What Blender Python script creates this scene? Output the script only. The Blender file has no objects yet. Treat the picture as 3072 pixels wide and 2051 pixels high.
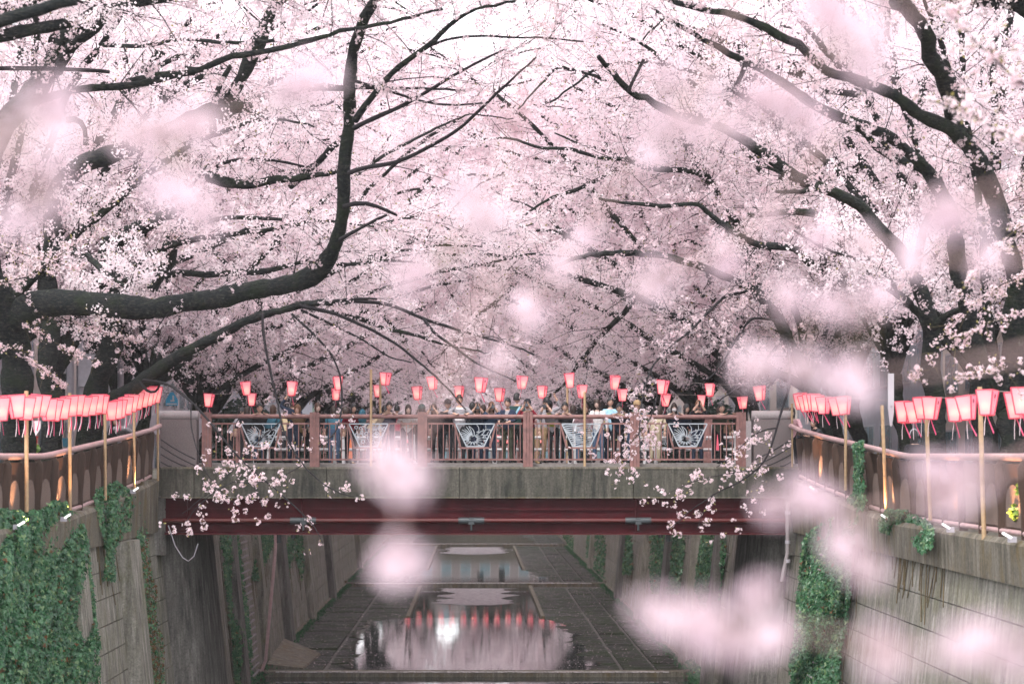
import bpy, math, random
import numpy as np
from mathutils import Vector, Matrix

scene = bpy.context.scene
COL = scene.collection
R = np.random.default_rng(11)
random.seed(5)
PI = math.pi

# ------------------------------------------------------------------ camera, sky, sun, exposure
CZ = 7.3            # camera height above the river bed
FPX = 6250.0        # focal length in photo pixels
VX, VY = 1426.0, 1365.0   # where the river's axis meets the horizon in the photo
cam_d = bpy.data.cameras.new('camera')
cam = bpy.data.objects.new('camera', cam_d); COL.objects.link(cam)
cam.location = (0, 0, CZ); cam.rotation_euler = (PI / 2, 0, 0)
cam_d.sensor_width = 36.0; cam_d.lens = FPX * 36.0 / 3072
cam_d.shift_x = (1536 - VX) / 3072; cam_d.shift_y = (VY - 1025.5) / 3072
cam_d.clip_start = 0.1; cam_d.clip_end = 3000
cam_d.dof.use_dof = True; cam_d.dof.focus_distance = 47.0; cam_d.dof.aperture_fstop = 1.75
scene.camera = cam

SUN_EL, SUN_AZ = math.radians(52), math.radians(205)   # behind the camera, over the left shoulder
world = bpy.data.worlds.new('World'); scene.world = world; world.use_nodes = True
wn, wl = world.node_tree.nodes, world.node_tree.links
wn.clear()
w_out = wn.new('ShaderNodeOutputWorld'); w_bg = wn.new('ShaderNodeBackground')
w_sky = wn.new('ShaderNodeTexSky'); w_sky.sky_type = 'NISHITA'; w_sky.sun_disc = False
w_sky.sun_elevation = SUN_EL; w_sky.sun_rotation = SUN_AZ
w_mix = wn.new('ShaderNodeMix'); w_mix.data_type = 'RGBA'
w_mix.inputs[0].default_value = 0.80                      # a closed layer of thin white cloud
w_mix.inputs[7].default_value = (10.7, 10.55, 10.8, 1)
wl.new(w_sky.outputs[0], w_mix.inputs[6]); wl.new(w_mix.outputs[2], w_bg.inputs[0])
w_bg.inputs[1].default_value = 0.13
wl.new(w_bg.outputs[0], w_out.inputs[0])
sun_d = bpy.data.lights.new('sun', 'SUN'); sun_d.energy = 1.4; sun_d.angle = math.radians(14); sun_d.color = (1, .95, .9)
sun = bpy.data.objects.new('sun', sun_d); COL.objects.link(sun)
sun.rotation_euler = Vector((-math.sin(SUN_AZ) * math.cos(SUN_EL), -math.cos(SUN_AZ) * math.cos(SUN_EL), -math.sin(SUN_EL))).to_track_quat('-Z', 'Y').to_euler()
scene.view_settings.view_transform = 'Standard'; scene.view_settings.look = 'None'
scene.view_settings.gamma = 1; scene.view_settings.use_curve_mapping = False
scene.view_settings.exposure = 1.3
cy = scene.cycles
cy.use_denoising = True
try: cy.denoiser = 'OPENIMAGEDENOISE'
except Exception: pass
cy.max_bounces = 13; cy.diffuse_bounces = 10; cy.volume_bounces = 1; cy.glossy_bounces = 3; cy.transmission_bounces = 11; cy.transparent_max_bounces = 4
cy.caustics_reflective = False; cy.caustics_refractive = False
cy.sample_clamp_indirect = 6.0

# ------------------------------------------------------------------ materials
MAT = {}
def mat_new(name):
    m = bpy.data.materials.new(name); m.use_nodes = True; m.node_tree.nodes.clear()
    n, l = m.node_tree.nodes, m.node_tree.links
    out = n.new('ShaderNodeOutputMaterial')
    MAT[name] = m
    return m, n, l, out
def posn(n, l, scale=(1, 1, 1), obj=False):
    if obj:
        g = n.new('ShaderNodeTexCoord'); o = g.outputs['Object']
    else:
        g = n.new('ShaderNodeNewGeometry'); o = g.outputs['Position']
    mp = n.new('ShaderNodeMapping'); mp.inputs['Scale'].default_value = scale
    l.new(o, mp.inputs[0]); return mp.outputs[0]
def noise(n, l, vec, scale, detail=4, rough=.55):
    t = n.new('ShaderNodeTexNoise'); t.inputs['Scale'].default_value = scale
    t.inputs['Detail'].default_value = detail; t.inputs['Roughness'].default_value = rough
    l.new(vec, t.inputs['Vector']); return t.outputs[0]
def ramp(n, l, fac, stops):
    r = n.new('ShaderNodeValToRGB'); e = r.color_ramp.elements
    while len(e) < len(stops): e.new(.5)
    for k, (p, c) in enumerate(stops): e[k].position = p; e[k].color = (*c, 1)
    l.new(fac, r.inputs[0]); return r.outputs[0]
def mixc(n, l, fac, a, b, mode='MIX'):
    m = n.new('ShaderNodeMix'); m.data_type = 'RGBA'; m.blend_type = mode
    for s, v in ((0, fac), (6, a), (7, b)):
        if hasattr(v, 'is_output') or isinstance(v, bpy.types.NodeSocket): l.new(v, m.inputs[s])
        else: m.inputs[s].default_value = v if s == 0 else (*v, 1)
    return m.outputs[2]
def principled(n, l, out, col, rough=.7, spec=.35, metal=0, bump=None, bs=.3, bd=.02):
    p = n.new('ShaderNodeBsdfPrincipled')
    if isinstance(col, bpy.types.NodeSocket): l.new(col, p.inputs['Base Color'])
    else: p.inputs['Base Color'].default_value = (*col, 1)
    if isinstance(rough, bpy.types.NodeSocket): l.new(rough, p.inputs['Roughness'])
    else: p.inputs['Roughness'].default_value = rough
    p.inputs['Metallic'].default_value = metal; p.inputs['Specular IOR Level'].default_value = spec
    if bump is not None:
        b = n.new('ShaderNodeBump'); b.inputs['Strength'].default_value = bs; b.inputs['Distance'].default_value = bd
        l.new(bump, b.inputs['Height']); l.new(b.outputs[0], p.inputs['Normal'])
    l.new(p.outputs[0], out.inputs[0]); return p
def simple(name, col, rough=.65, spec=.35, metal=0, var=.25, scale=8, obj=False):
    m, n, l, o = mat_new(name)
    f = noise(n, l, posn(n, l, obj=obj), scale)
    a = tuple(c * (1 - var) for c in col); b = tuple(min(1, c * (1 + var)) for c in col)
    principled(n, l, o, ramp(n, l, f, [(.3, a), (.7, b)]), rough, spec, metal, f, .15, .01)
    return m
def streaky(name, base, dark, light, moss=None, mossamt=.5, rough=.8):
    """weathered concrete: blotches, vertical run-off streaks, algae"""
    m, n, l, o = mat_new(name)
    big = noise(n, l, posn(n, l), .9, 6, .65)
    st = noise(n, l, posn(n, l, (3.2, 3.2, .42)), 1.7, 6, .68)
    thin = noise(n, l, posn(n, l, (11, 11, .5)), 1.5, 5, .7)
    fine = noise(n, l, posn(n, l), 22, 5, .7); mid = noise(n, l, posn(n, l), 4.5, 6, .7)
    c = ramp(n, l, st, [(.33, dark), (.5, base), (.66, light)])
    c = mixc(n, l, ramp(n, l, thin, [(.50, (0, 0, 0)), (.66, (.55, .55, .55))]), c, dark)
    c = mixc(n, l, ramp(n, l, big, [(.42, (0, 0, 0)), (.68, (.75, .75, .75))]), c, base)
    c = mixc(n, l, ramp(n, l, mid, [(.55, (0, 0, 0)), (.72, (.5, .5, .5))]), c, dark)
    if moss:
        mo = noise(n, l, posn(n, l, (1.3, 1.3, .6)), 1.5, 6, .7)
        c = mixc(n, l, ramp(n, l, mo, [(.5, (0, 0, 0)), (.66, (mossamt,) * 3)]), c, moss)
    c = mixc(n, l, .75, c, ramp(n, l, fine, [(.3, (.5, .5, .5)), (.7, (1.3, 1.3, 1.3))]), 'MULTIPLY')
    principled(n, l, o, c, rough, .25, 0, fine, .45, .015)
    return m
def leafy(name, cols, trans=.4, gloss=.06, scale=2.2, rough=.45):
    m, n, l, o = mat_new(name)
    f = noise(n, l, posn(n, l), scale, 3, .6); f2 = noise(n, l, posn(n, l), scale * 14, 2, .6)
    mx = n.new('ShaderNodeMath'); mx.operation = 'ADD'; mx.use_clamp = True
    m1 = n.new('ShaderNodeMath'); m1.operation = 'MULTIPLY'; m1.inputs[1].default_value = .45; l.new(f, m1.inputs[0])
    m2 = n.new('ShaderNodeMath'); m2.operation = 'MULTIPLY'; m2.inputs[1].default_value = .55; l.new(f2, m2.inputs[0])
    l.new(m1.outputs[0], mx.inputs[0]); l.new(m2.outputs[0], mx.inputs[1])
    k = len(cols); c = ramp(n, l, mx.outputs[0], [(.34 + .32 * i / max(1, k - 1), cc) for i, cc in enumerate(cols)])
    d = n.new('ShaderNodeBsdfDiffuse'); t = n.new('ShaderNodeBsdfTranslucent')
    l.new(c, d.inputs[0]); l.new(c, t.inputs[0])
    a = n.new('ShaderNodeMixShader'); a.inputs[0].default_value = trans
    l.new(d.outputs[0], a.inputs[1]); l.new(t.outputs[0], a.inputs[2])
    if gloss:
        g = n.new('ShaderNodeBsdfGlossy'); g.inputs['Roughness'].default_value = rough
        b = n.new('ShaderNodeMixShader'); b.inputs[0].default_value = gloss
        l.new(a.outputs[0], b.inputs[1]); l.new(g.outputs[0], b.inputs[2]); a = b
    l.new(a.outputs[0], o.inputs[0]); return m

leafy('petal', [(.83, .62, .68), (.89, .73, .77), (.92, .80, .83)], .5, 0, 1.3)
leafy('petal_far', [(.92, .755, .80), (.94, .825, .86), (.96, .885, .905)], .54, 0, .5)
leafy('petal_near', [(.62, .48, .54), (.70, .58, .63)], .45, 0, 6)
leafy('calyx', [(.22, .07, .07), (.38, .16, .13)], .2, 0, 5)
leafy('young_leaf', [(.20, .17, .05), (.34, .30, .10)], .4, .04, 5)
leafy('ivy_leaf', [(.006, .036, .018), (.026, .115, .045), (.11, .25, .10)], .16, .05, 3.2, .3)
leafy('ivy_pale', [(.08, .17, .06), (.16, .26, .10)], .25, .06, 2)
leafy('ivy_dead', [(.10, .055, .03), (.19, .11, .06)], .2, 0, 2)
leafy('evergreen_leaf', [(.014, .04, .028), (.04, .09, .055)], .25, .04, 1.5)
leafy('bright_leaf', [(.09, .20, .03), (.20, .34, .06)], .3, .05, 3)

def bark():
    m, n, l, o = mat_new('bark')
    f = noise(n, l, posn(n, l, (1, 1, 2.0)), 11, 7, .72); g = noise(n, l, posn(n, l), 1.9, 5, .65); b = noise(n, l, posn(n, l, (2.2, 2.2, 9)), 4.5, 4, .6)
    lich = noise(n, l, posn(n, l), 6.5, 5, .7)
    c = ramp(n, l, f, [(.3, (.006, .008, .009)), (.52, (.018, .022, .023)), (.72, (.060, .054, .048))])
    c = mixc(n, l, ramp(n, l, b, [(.55, (0, 0, 0)), (.66, (.55, .55, .55))]), c, (.085, .072, .062))
    c = mixc(n, l, ramp(n, l, g, [(.48, (0, 0, 0)), (.66, (.7, .7, .7))]), c, (.022, .032, .016))
    c = mixc(n, l, ramp(n, l, lich, [(.62, (0, 0, 0)), (.70, (.6, .6, .6))]), c, (.11, .12, .105))
    ad = n.new('ShaderNodeMath'); ad.operation = 'ADD'; l.new(f, ad.inputs[0]); l.new(b, ad.inputs[1])
    principled(n, l, o, c, .92, .1, 0, ad.outputs[0], 1.0, .05)
bark()
simple('twig', (.016, .014, .016), .85, .15, 0, .4, 12)
simple('near_stem', (.36, .25, .24), .8, .2, 0, .3, 12)
simple('stem', (.13, .10, .055), .8, .2, 0, .3, 12)
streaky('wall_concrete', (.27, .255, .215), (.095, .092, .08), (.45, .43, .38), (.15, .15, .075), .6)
streaky('wall_shaded_side', (.13, .12, .115), (.04, .038, .038), (.24, .225, .22), (.10, .085, .05), .6)
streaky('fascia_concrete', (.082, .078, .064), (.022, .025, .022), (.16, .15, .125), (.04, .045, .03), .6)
streaky('coping_concrete', (.165, .15, .118), (.06, .055, .045), (.28, .255, .215), (.15, .11, .045), .7)
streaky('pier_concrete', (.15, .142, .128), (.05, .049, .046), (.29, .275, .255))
simple('joint_dark', (.022, .021, .02), .95, .1)
simple('granite', (.155, .13, .13), .75, .3, 0, .35, 60)
simple('granite_pale', (.27, .24, .245), .6, .35, 0, .15, 40)
simple('groove_dark', (.03, .03, .035), .9)
def girder():
    m, n, l, o = mat_new('girder_red')
    f = noise(n, l, posn(n, l, (1.2, 1, .8)), 2.2, 5, .6)
    principled(n, l, o, ramp(n, l, f, [(.3, (.030, .0025, .005)), (.7, (.060, .004, .008))]), .65, .15, 0, f, .1, .01)
girder()
simple('pipe_red', (.085, .008, .008), .4, .45, 0, .2, 5)
simple('coupling_dark', (.045, .055, .06), .4, .5, 0, .2)
simple('metal_bright', (.5, .52, .54), .3, .5, .6, .1)
simple('mauve_metal', (.20, .098, .09), .5, .4, 0, .28, 7)
simple('mauve_pale', (.46, .31, .31), .38, .5, 0, .12, 9)
simple('ornament_metal', (.36, .40, .44), .45, .5, .1, .08)
def rust():
    m, n, l, o = mat_new('rail_panel_brown')
    f = noise(n, l, posn(n, l, (3, 3, .6)), 2.4, 5, .65)
    principled(n, l, o, ramp(n, l, f, [(.3, (.040, .024, .018)), (.7, (.095, .058, .043))]), .55, .35, 0, f, .12, .01)
rust()
simple('arch_mesh', (.17, .125, .105), .6, .35, 0, .45, 70)
simple('bamboo', (.40, .275, .16), .55, .35, 0, .15, 12)
simple('string_white', (.3, .25, .25), .7)
simple('cord_dark', (.03, .03, .03), .7)
simple('asphalt', (.06, .058, .06), .9, .2, 0, .25, 20)
simple('paving', (.24, .22, .21), .85, .25, 0, .2, 10)
simple('white_paint', (.55, .54, .55), .4, .45, 0, .05)
simple('earth', (.085, .075, .06), .95, .1, 0, .4, 3)
def slabm():
    m, n, l, o = mat_new('bed_slab')
    f = noise(n, l, posn(n, l, (1, .5, 1)), 1.1, 6, .7); h = noise(n, l, posn(n, l, (.6, 6, 1)), 2.2, 4, .7)
    g = noise(n, l, posn(n, l), 30, 3, .7)
    c = ramp(n, l, h, [(.3, (.013, .016, .013)), (.55, (.040, .042, .036)), (.74, (.12, .115, .108))])
    c = mixc(n, l, ramp(n, l, f, [(.44, (0, 0, 0)), (.58, (.85, .85, .85))]), c, (.016, .036, .007))
    r = ramp(n, l, h, [(.35, (.30,) * 3), (.6, (.8,) * 3)])
    w = n.new('ShaderNodeTexWave'); w.bands_direction = 'Y'; w.inputs['Scale'].default_value = 1.35; w.inputs['Distortion'].default_value = .6
    w.inputs['Detail'].default_value = 2
    l.new(posn(n, l), w.inputs['Vector'])
    ad = n.new('ShaderNodeMath'); ad.operation = 'ADD'; l.new(w.outputs['Fac'], ad.inputs[0]); l.new(g, ad.inputs[1])
    principled(n, l, o, c, r, .22, 0, ad.outputs[0], .8, .05)
slabm()
simple('bed_joint', (.13, .125, .115), .9, .2, 0, .4, 9)
simple('petal_litter', (.72, .58, .62), .9, .1, 0, .1)
simple('foam', (.5, .46, .47), .6, .3, 0, .2, 9)
def waterm():
    m, n, l, o = mat_new('water')
    f = noise(n, l, posn(n, l, (.75, 2.4, 1)), 1.9, 3, .55); f2 = noise(n, l, posn(n, l, (.18, .5, 1)), 1.2, 2, .5)
    rr = ramp(n, l, f2, [(.42, (.01,) * 3), (.66, (.06,) * 3)])
    p = principled(n, l, o, (.035, .04, .038), rr, .5, 0, f, .045, .02)
    p.inputs['IOR'].default_value = 1.33
waterm()
m, n, l, o = mat_new('water_riffle')
f = noise(n, l, posn(n, l, (1.2, 3, 1)), 4, 4, .6)
principled(n, l, o, ramp(n, l, f, [(.38, (.04, .037, .037)), (.66, (.40, .36, .375))]), .45, .25, 0, f, .25, .03)

def paperm(name, col, em):
    m, n, l, o = mat_new(name)
    t = n.new('ShaderNodeBsdfTranslucent'); d = n.new('ShaderNodeBsdfDiffuse')
    t.inputs[0].default_value = (*col, 1); d.inputs[0].default_value = (*col, 1)
    a = n.new('ShaderNodeMixShader'); a.inputs[0].default_value = .6
    l.new(d.outputs[0], a.inputs[1]); l.new(t.outputs[0], a.inputs[2])
    e = n.new('ShaderNodeEmission'); e.inputs[0].default_value = (*em, 1); e.inputs[1].default_value = 1
    b = n.new('ShaderNodeAddShader'); l.new(a.outputs[0], b.inputs[0]); l.new(e.outputs[0], b.inputs[1])
    l.new(b.outputs[0], o.inputs[0])
paperm('paper_white', (.84, .50, .53), (.085, .02, .03))
paperm('paper_pink', (.86, .31, .39), (.12, .02, .035))
def emis(name, col, s):
    m, n, l, o = mat_new(name)
    e = n.new('ShaderNodeEmission'); e.inputs[0].default_value = (*col, 1); e.inputs[1].default_value = s
    l.new(e.outputs[0], o.inputs[0])
emis('bulb', (1, .58, .32), 9)
emis('tube_lamp', (1, .97, .95), 1.0)
simple('lantern_frame', (.70, .09, .14), .5, .3, 0, .1)
simple('ribbon_pink', (.78, .10, .22), .6, .3, 0, .1)
simple('ribbon_white', (.85, .70, .74), .6, .3, 0, .1)
simple('emblem_dark', (.10, .015, .05), .7)
simple('skin', (.47, .30, .23), .55, .35, 0, .08, 30, True)
simple('skin_pale', (.60, .44, .38), .55, .35, 0, .06, 30, True)
simple('face_dark', (.035, .02, .02), .6)
simple('lip', (.40, .16, .14), .6)
def cloth(name, c): return simple(name, c, .88, .15, 0, .22, 18, True)
CLOTH = dict(navy=(.022, .033, .06), black=(.012, .013, .016), charcoal=(.035, .036, .042), teal=(.03, .10, .14), grey=(.27, .26, .28),
    white=(.72, .69, .70), maroon=(.20, .02, .035), lime=(.25, .26, .05), olive=(.06, .065, .045), beige=(.48, .38, .24), denim=(.06, .10, .17),
    tan=(.30, .21, .12), pink=(.62, .38, .42), brown=(.11, .06, .04), darkgreen=(.02, .05, .05), lightblue=(.30, .50, .62), sand=(.36, .31, .22))
for k, c in CLOTH.items(): cloth('cloth_' + k, c)
for k, c in dict(black=(.012, .011, .012), brown=(.030, .017, .012), ginger=(.12, .052, .02), auburn=(.055, .025, .015)).items():
    simple('hair_' + k, c, .5, .4, 0, .35, 40, True)
simple('camera_black', (.012, .012, .013), .4, .45)
simple('lens_glass', (.02, .025, .04), .08, .6)
simple('facade_pale', (.50, .49, .52), .8, .3, 0, .08, 2)
simple('facade_grey', (.32, .34, .38), .8, .3, 0, .1, 2)
simple('facade_cream', (.55, .50, .46), .8, .3, 0, .08, 2)
simple('window_frame', (.30, .32, .34), .4, .4)
simple('window_glass', (.10, .17, .20), .12, .6, 0, .3, 2)
simple('pole_grey', (.40, .38, .42), .55, .35, 0, .1)
simple('sign_blue', (.03, .33, .55), .45, .4, 0, .05)
simple('sign_red', (.62, .05, .04), .5, .4, 0, .05)
simple('orange_cloth', (.85, .25, .12), .7, .2, 0, .1)
simple('blue_sheet', (.10, .38, .60), .6)

m, n, l, o = mat_new('haze_air')
hv = n.new('ShaderNodeVolumePrincipled'); hv.inputs['Color'].default_value = (.97, .95, .96, 1); hv.inputs['Density'].default_value = .00028; hv.inputs['Anisotropy'].default_value = .2
l.new(hv.outputs[0], o.inputs['Volume'])
# ------------------------------------------------------------------ helpers
def PT(px, py, d): return np.array([(px - VX) * d / FPX, d, CZ - (py - VY) * d / FPX])
def nrm(v): 
    v = np.asarray(v, float); return v / (np.linalg.norm(v, axis=-1, keepdims=True) + 1e-12)
class MB:
    def __init__(s): s.ch = []; s.mats = []
    def mi(s, m):
        if m not in s.mats: s.mats.append(m)
        return s.mats.index(m)
    def add(s, V, F, m):
        V = np.asarray(V, float).reshape(-1, 3); F = np.asarray(F, int)
        if len(F): s.ch.append((V, F, s.mi(m)))
        return s
    def box(s, lo, hi, m):
        x0, y0, z0 = lo; x1, y1, z1 = hi
        V = [(x0,y0,z0),(x1,y0,z0),(x1,y1,z0),(x0,y1,z0),(x0,y0,z1),(x1,y0,z1),(x1,y1,z1),(x0,y1,z1)]
        return s.add(V, [(0,3,2,1),(4,5,6,7),(0,1,5,4),(1,2,6,5),(2,3,7,6),(3,0,4,7)], m)
    def hexa(s, V8, m):
        return s.add(V8, [(0,3,2,1),(4,5,6,7),(0,1,5,4),(1,2,6,5),(2,3,7,6),(3,0,4,7)], m)
    def bar(s, a, b, w, t, m, up=(0, 1, 0)):
        a = np.array(a, float); b = np.array(b, float); d = nrm(b - a); u = nrm(np.cross(d, up)); v = np.cross(u, d)
        u = u * w / 2; v = v * t / 2
        return s.hexa([a-u-v, a+u-v, a+u+v, a-u+v, b-u-v, b+u-v, b+u+v, b-u+v], m)
    def tube(s, path, rad, m, n=8, cap=True):
        P = np.asarray(path, float); K = len(P); rad = np.broadcast_to(np.asarray(rad, float), (K,))
        T = np.gradient(P, axis=0); T = nrm(T)
        u = np.zeros_like(P); ref = np.array([0, 0, 1.]) if abs(T[0][2]) < .9 else np.array([1., 0, 0])
        for k in range(K):
            q = np.cross(T[k], ref); q = q / (np.linalg.norm(q) + 1e-9); u[k] = q; ref = np.cross(q, T[k])
        v = np.cross(T, u); a = np.arange(n) * 2 * PI / n
        ring = P[:, None] + rad[:, None, None] * (np.cos(a)[None, :, None] * u[:, None] + np.sin(a)[None, :, None] * v[:, None])
        i = np.arange(n); j = (i + 1) % n
        F = np.concatenate([np.stack([k*n+i, k*n+j, (k+1)*n+j, (k+1)*n+i], 1) for k in range(K - 1)])
        s.add(ring.reshape(-1, 3), F, m)
        if cap:
            s.add(ring[0], [tuple(range(n - 1, -1, -1))], m); s.add(ring[-1], [tuple(range(n))], m)
        return s
    def tubes(s, P, rad, m, n=3):
        """many short tubes at once: P (N,K,3), rad (N,K)"""
        P = np.asarray(P, float); N, K, _ = P.shape
        if N == 0: return s
        T = nrm(np.gradient(P, axis=1)); ref = np.where(np.abs(T[..., 2:3]) < .9, np.array([0, 0, 1.]), np.array([1., 0, 0]))
        u = nrm(np.cross(T, ref)); v = np.cross(T, u); a = np.arange(n) * 2 * PI / n
        ring = P[:, :, None] + rad[:, :, None, None] * (np.cos(a)[:, None] * u[:, :, None] + np.sin(a)[:, None] * v[:, :, None])
        i = np.arange(n); j = (i + 1) % n
        f = np.concatenate([np.stack([k*n+i, k*n+j, (k+1)*n+j, (k+1)*n+i], 1) for k in range(K - 1)])
        F = (f[None] + (np.arange(N) * K * n)[:, None, None]).reshape(-1, 4)
        return s.add(ring.reshape(-1, 3), F, m)
    def lathe(s, prof, m, n=12, c=(0, 0, 0), sx=1, sy=1):
        a = np.arange(n) * 2 * PI / n
        V = np.array([[(c[0] + sx*r*math.cos(t), c[1] + sy*r*math.sin(t), c[2] + z) for t in a] for r, z in prof]).reshape(-1, 3)
        i = np.arange(n); j = (i + 1) % n
        F = np.concatenate([np.stack([k*n+i, k*n+j, (k+1)*n+j, (k+1)*n+i], 1) for k in range(len(prof) - 1)])
        return s.add(V, F, m)
    def sphere(s, c, r, m, nu=10, nv=7, fn=None):
        r = np.broadcast_to(np.asarray(r, float), (3,)); V = []
        for k in range(nv + 1):
            th = PI * k / nv
            for i in range(nu):
                ph = 2 * PI * i / nu
                q = np.array([math.sin(th)*math.cos(ph), math.sin(th)*math.sin(ph), math.cos(th)])
                if fn is not None: q = fn(q)
                V.append(np.asarray(c) + q * r)
        i = np.arange(nu); j = (i + 1) % nu
        F = np.concatenate([np.stack([k*nu+i, (k+1)*nu+i, (k+1)*nu+j, k*nu+j], 1) for k in range(nv)])
        return s.add(V, F, m)
    def mesh(s, name, off=(0, 0, 0), smooth=False):
        me = bpy.data.meshes.new(name)
        if not s.ch: return me
        vs, li, ls, mi, nv = [], [], [], [], 0
        for V, F, m in s.ch:
            vs.append(V); k = F.shape[1]
            li.append((F + nv).ravel()); ls.append(np.full(len(F), k)); mi.append(np.broadcast_to(np.asarray(m), (len(F),))); nv += len(V)
        V = np.concatenate(vs) - np.asarray(off); L = np.concatenate(li).astype(np.int32); S = np.concatenate(ls).astype(np.int32)
        me.vertices.add(len(V)); me.vertices.foreach_set('co', V.astype(np.float32).ravel())
        me.loops.add(len(L)); me.loops.foreach_set('vertex_index', L)
        me.polygons.add(len(S))
        st = np.zeros(len(S), np.int32); st[1:] = np.cumsum(S)[:-1]
        me.polygons.foreach_set('loop_start', st)
        for q in s.mats: me.materials.append(MAT[q])
        me.polygons.foreach_set('material_index', np.concatenate(mi).astype(np.int32))
        me.polygons.foreach_set('use_smooth', np.full(len(S), bool(smooth)))
        me.update(calc_edges=True)
        return me
def put(name, mesh, parent=None, loc=None, rot=None, scale=None):
    o = bpy.data.objects.new(name, mesh); COL.objects.link(o)
    if parent is not None: o.parent = parent
    if loc is not None: o.location = loc
    if rot is not None: o.rotation_euler = rot
    if scale is not None: o.scale = scale if hasattr(scale, '__len__') else (scale,) * 3
    return o
def part(name, mb, root, smooth=False, kind=None, label=None, off=True):
    """mesh given in world coordinates, root unrotated; sub-parts have their part at the root's origin"""
    base = root.get('_base', (0, 0, 0)) if off else (0, 0, 0)
    o = put(name, mb.mesh(name, base, smooth), root)
    if kind: o['kind'] = kind
    if label: o['label'] = label
    o['_base'] = list(base)
    return o
def thing(name, label, cat, loc=(0, 0, 0), group=None, rot=None):
    o = bpy.data.objects.new(name, None); COL.objects.link(o); o.empty_display_size = .2
    o.location = loc; o['label'] = label; o['category'] = cat; o['_base'] = [float(x) for x in loc]
    if rot is not None: o.rotation_euler = rot
    if group: o['group'] = group
    return o
def solo(name, mb, label, cat, group=None, smooth=False, kind=None, loc=None):
    loc = (0, 0, 0) if loc is None else loc
    o = put(name, mb.mesh(name, loc, smooth), None, loc)
    o['label'] = label; o['category'] = cat
    if group: o['group'] = group
    if kind: o['kind'] = kind
    return o
def struct(name, mb, smooth=False, kind='structure'):
    o = put(name, mb.mesh(name, (0, 0, 0), smooth)); o['kind'] = kind; o['_base'] = [0, 0, 0]; return o
def dup(root, loc=None, rot=None, label=None, group=None, scale=None):
    r = root.copy(); COL.objects.link(r)
    if loc is not None: r.location = loc
    if rot is not None: r.rotation_euler = rot
    if scale is not None: r.scale = (scale,) * 3
    if label: r['label'] = label
    if group: r['group'] = group
    for c in list(root.children):
        k = c.copy(); COL.objects.link(k); k.parent = r
        for g in c.children:
            h = g.copy(); COL.objects.link(h); h.parent = k
    return r
def interp(tab, x): return np.interp(x, [t[0] for t in tab], [t[1] for t in tab])
ORD = ['first','second','third','fourth','fifth','sixth','seventh','eighth','ninth','tenth','eleventh','twelfth','thirteenth','fourteenth','fifteenth','sixteenth','seventeenth','eighteenth']

# ------------------------------------------------------------------ terrain and river
BR0, BR1 = 50.0, 57.3                       # the bridge's two faces
DECK = 7.02
def zcop(d): return interp([(0, 6.1), (38, 6.1), (40.8, 6.2), (46.4, 6.5), (49, 6.66), (50, 6.74), (58, 6.74), (70, 6.1), (400, 6.1)], d)
def zrail(d): return interp([(0, 7.25), (37.5, 7.28), (40.8, 7.44), (46.4, 7.71), (49, 7.86), (50.9, 8.14), (58, 8.1), (70, 7.3), (400, 7.3)], d)
def zroad(d): return interp([(0, 6.0), (38, 6.0), (48.5, 6.95), (59, 6.95), (72, 6.0), (2500, 6.0)], d)
XW = 7.75                                   # rail line
def xwall(z): return 7.2 + 0.1 * z          # battered wall face
STEPS = [(0, 69.2, 0.0), (69.2, 115, .10), (115, 163, .22), (163, 252, .34)]
bed = MB()
for y0, y1, z in STEPS:
    bed.box((-3.1, y0, z - 1.2), (3.1, y1, z - .32), 'bed_joint')
    for x0, x1 in ((-7.4, -3.1), (3.1, 7.4)): bed.box((x0, y0, z - 1.2), (x1, y1, z - (.32 if y0 < 60 else .045)), 'bed_joint')
bed_o = struct('river_bed', bed)
for s in (-1, 1):
    g = MB(); ys = list(np.arange(-30, 76, 3.0)) + [80, 100, 160, 300, 400, 700, 701]
    xs = [8.1, 9, 12, 16, 40, 120, 300]
    V = [(s * x, y, zroad(y)) for y in ys for x in xs]; nx = len(xs)
    F = [(a*nx+b, a*nx+b+1, (a+1)*nx+b+1, (a+1)*nx+b) for a in range(len(ys)-1) for b in range(nx-1)]
    if s < 0: F = [f[::-1] for f in F]
    g.add(V, F, 'earth'); struct('ground', g)
    g = MB(); xs = [10.6, 13.2]; nx = 2
    V = [(s * x, y, zroad(y) + .006) for y in ys[:-2] for x in xs]
    F = [(a*nx, a*nx+1, (a+1)*nx+1, (a+1)*nx) for a in range(len(ys)-3)]
    if s < 0: F = [f[::-1] for f in F]
    g.add(V, F, 'asphalt'); struct('bank_road', g)
# far end of the world: ground added across the river, hides sky from reflections
g = MB(); g.add([(-9, 252, -.5), (9, 252, -.5), (9, 252, 6), (-9, 252, 6), (9, 700, 6), (-9, 700, 6)], [(0, 1, 2, 3), (3, 2, 4, 5)], 'earth'); struct('ground', g)

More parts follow.
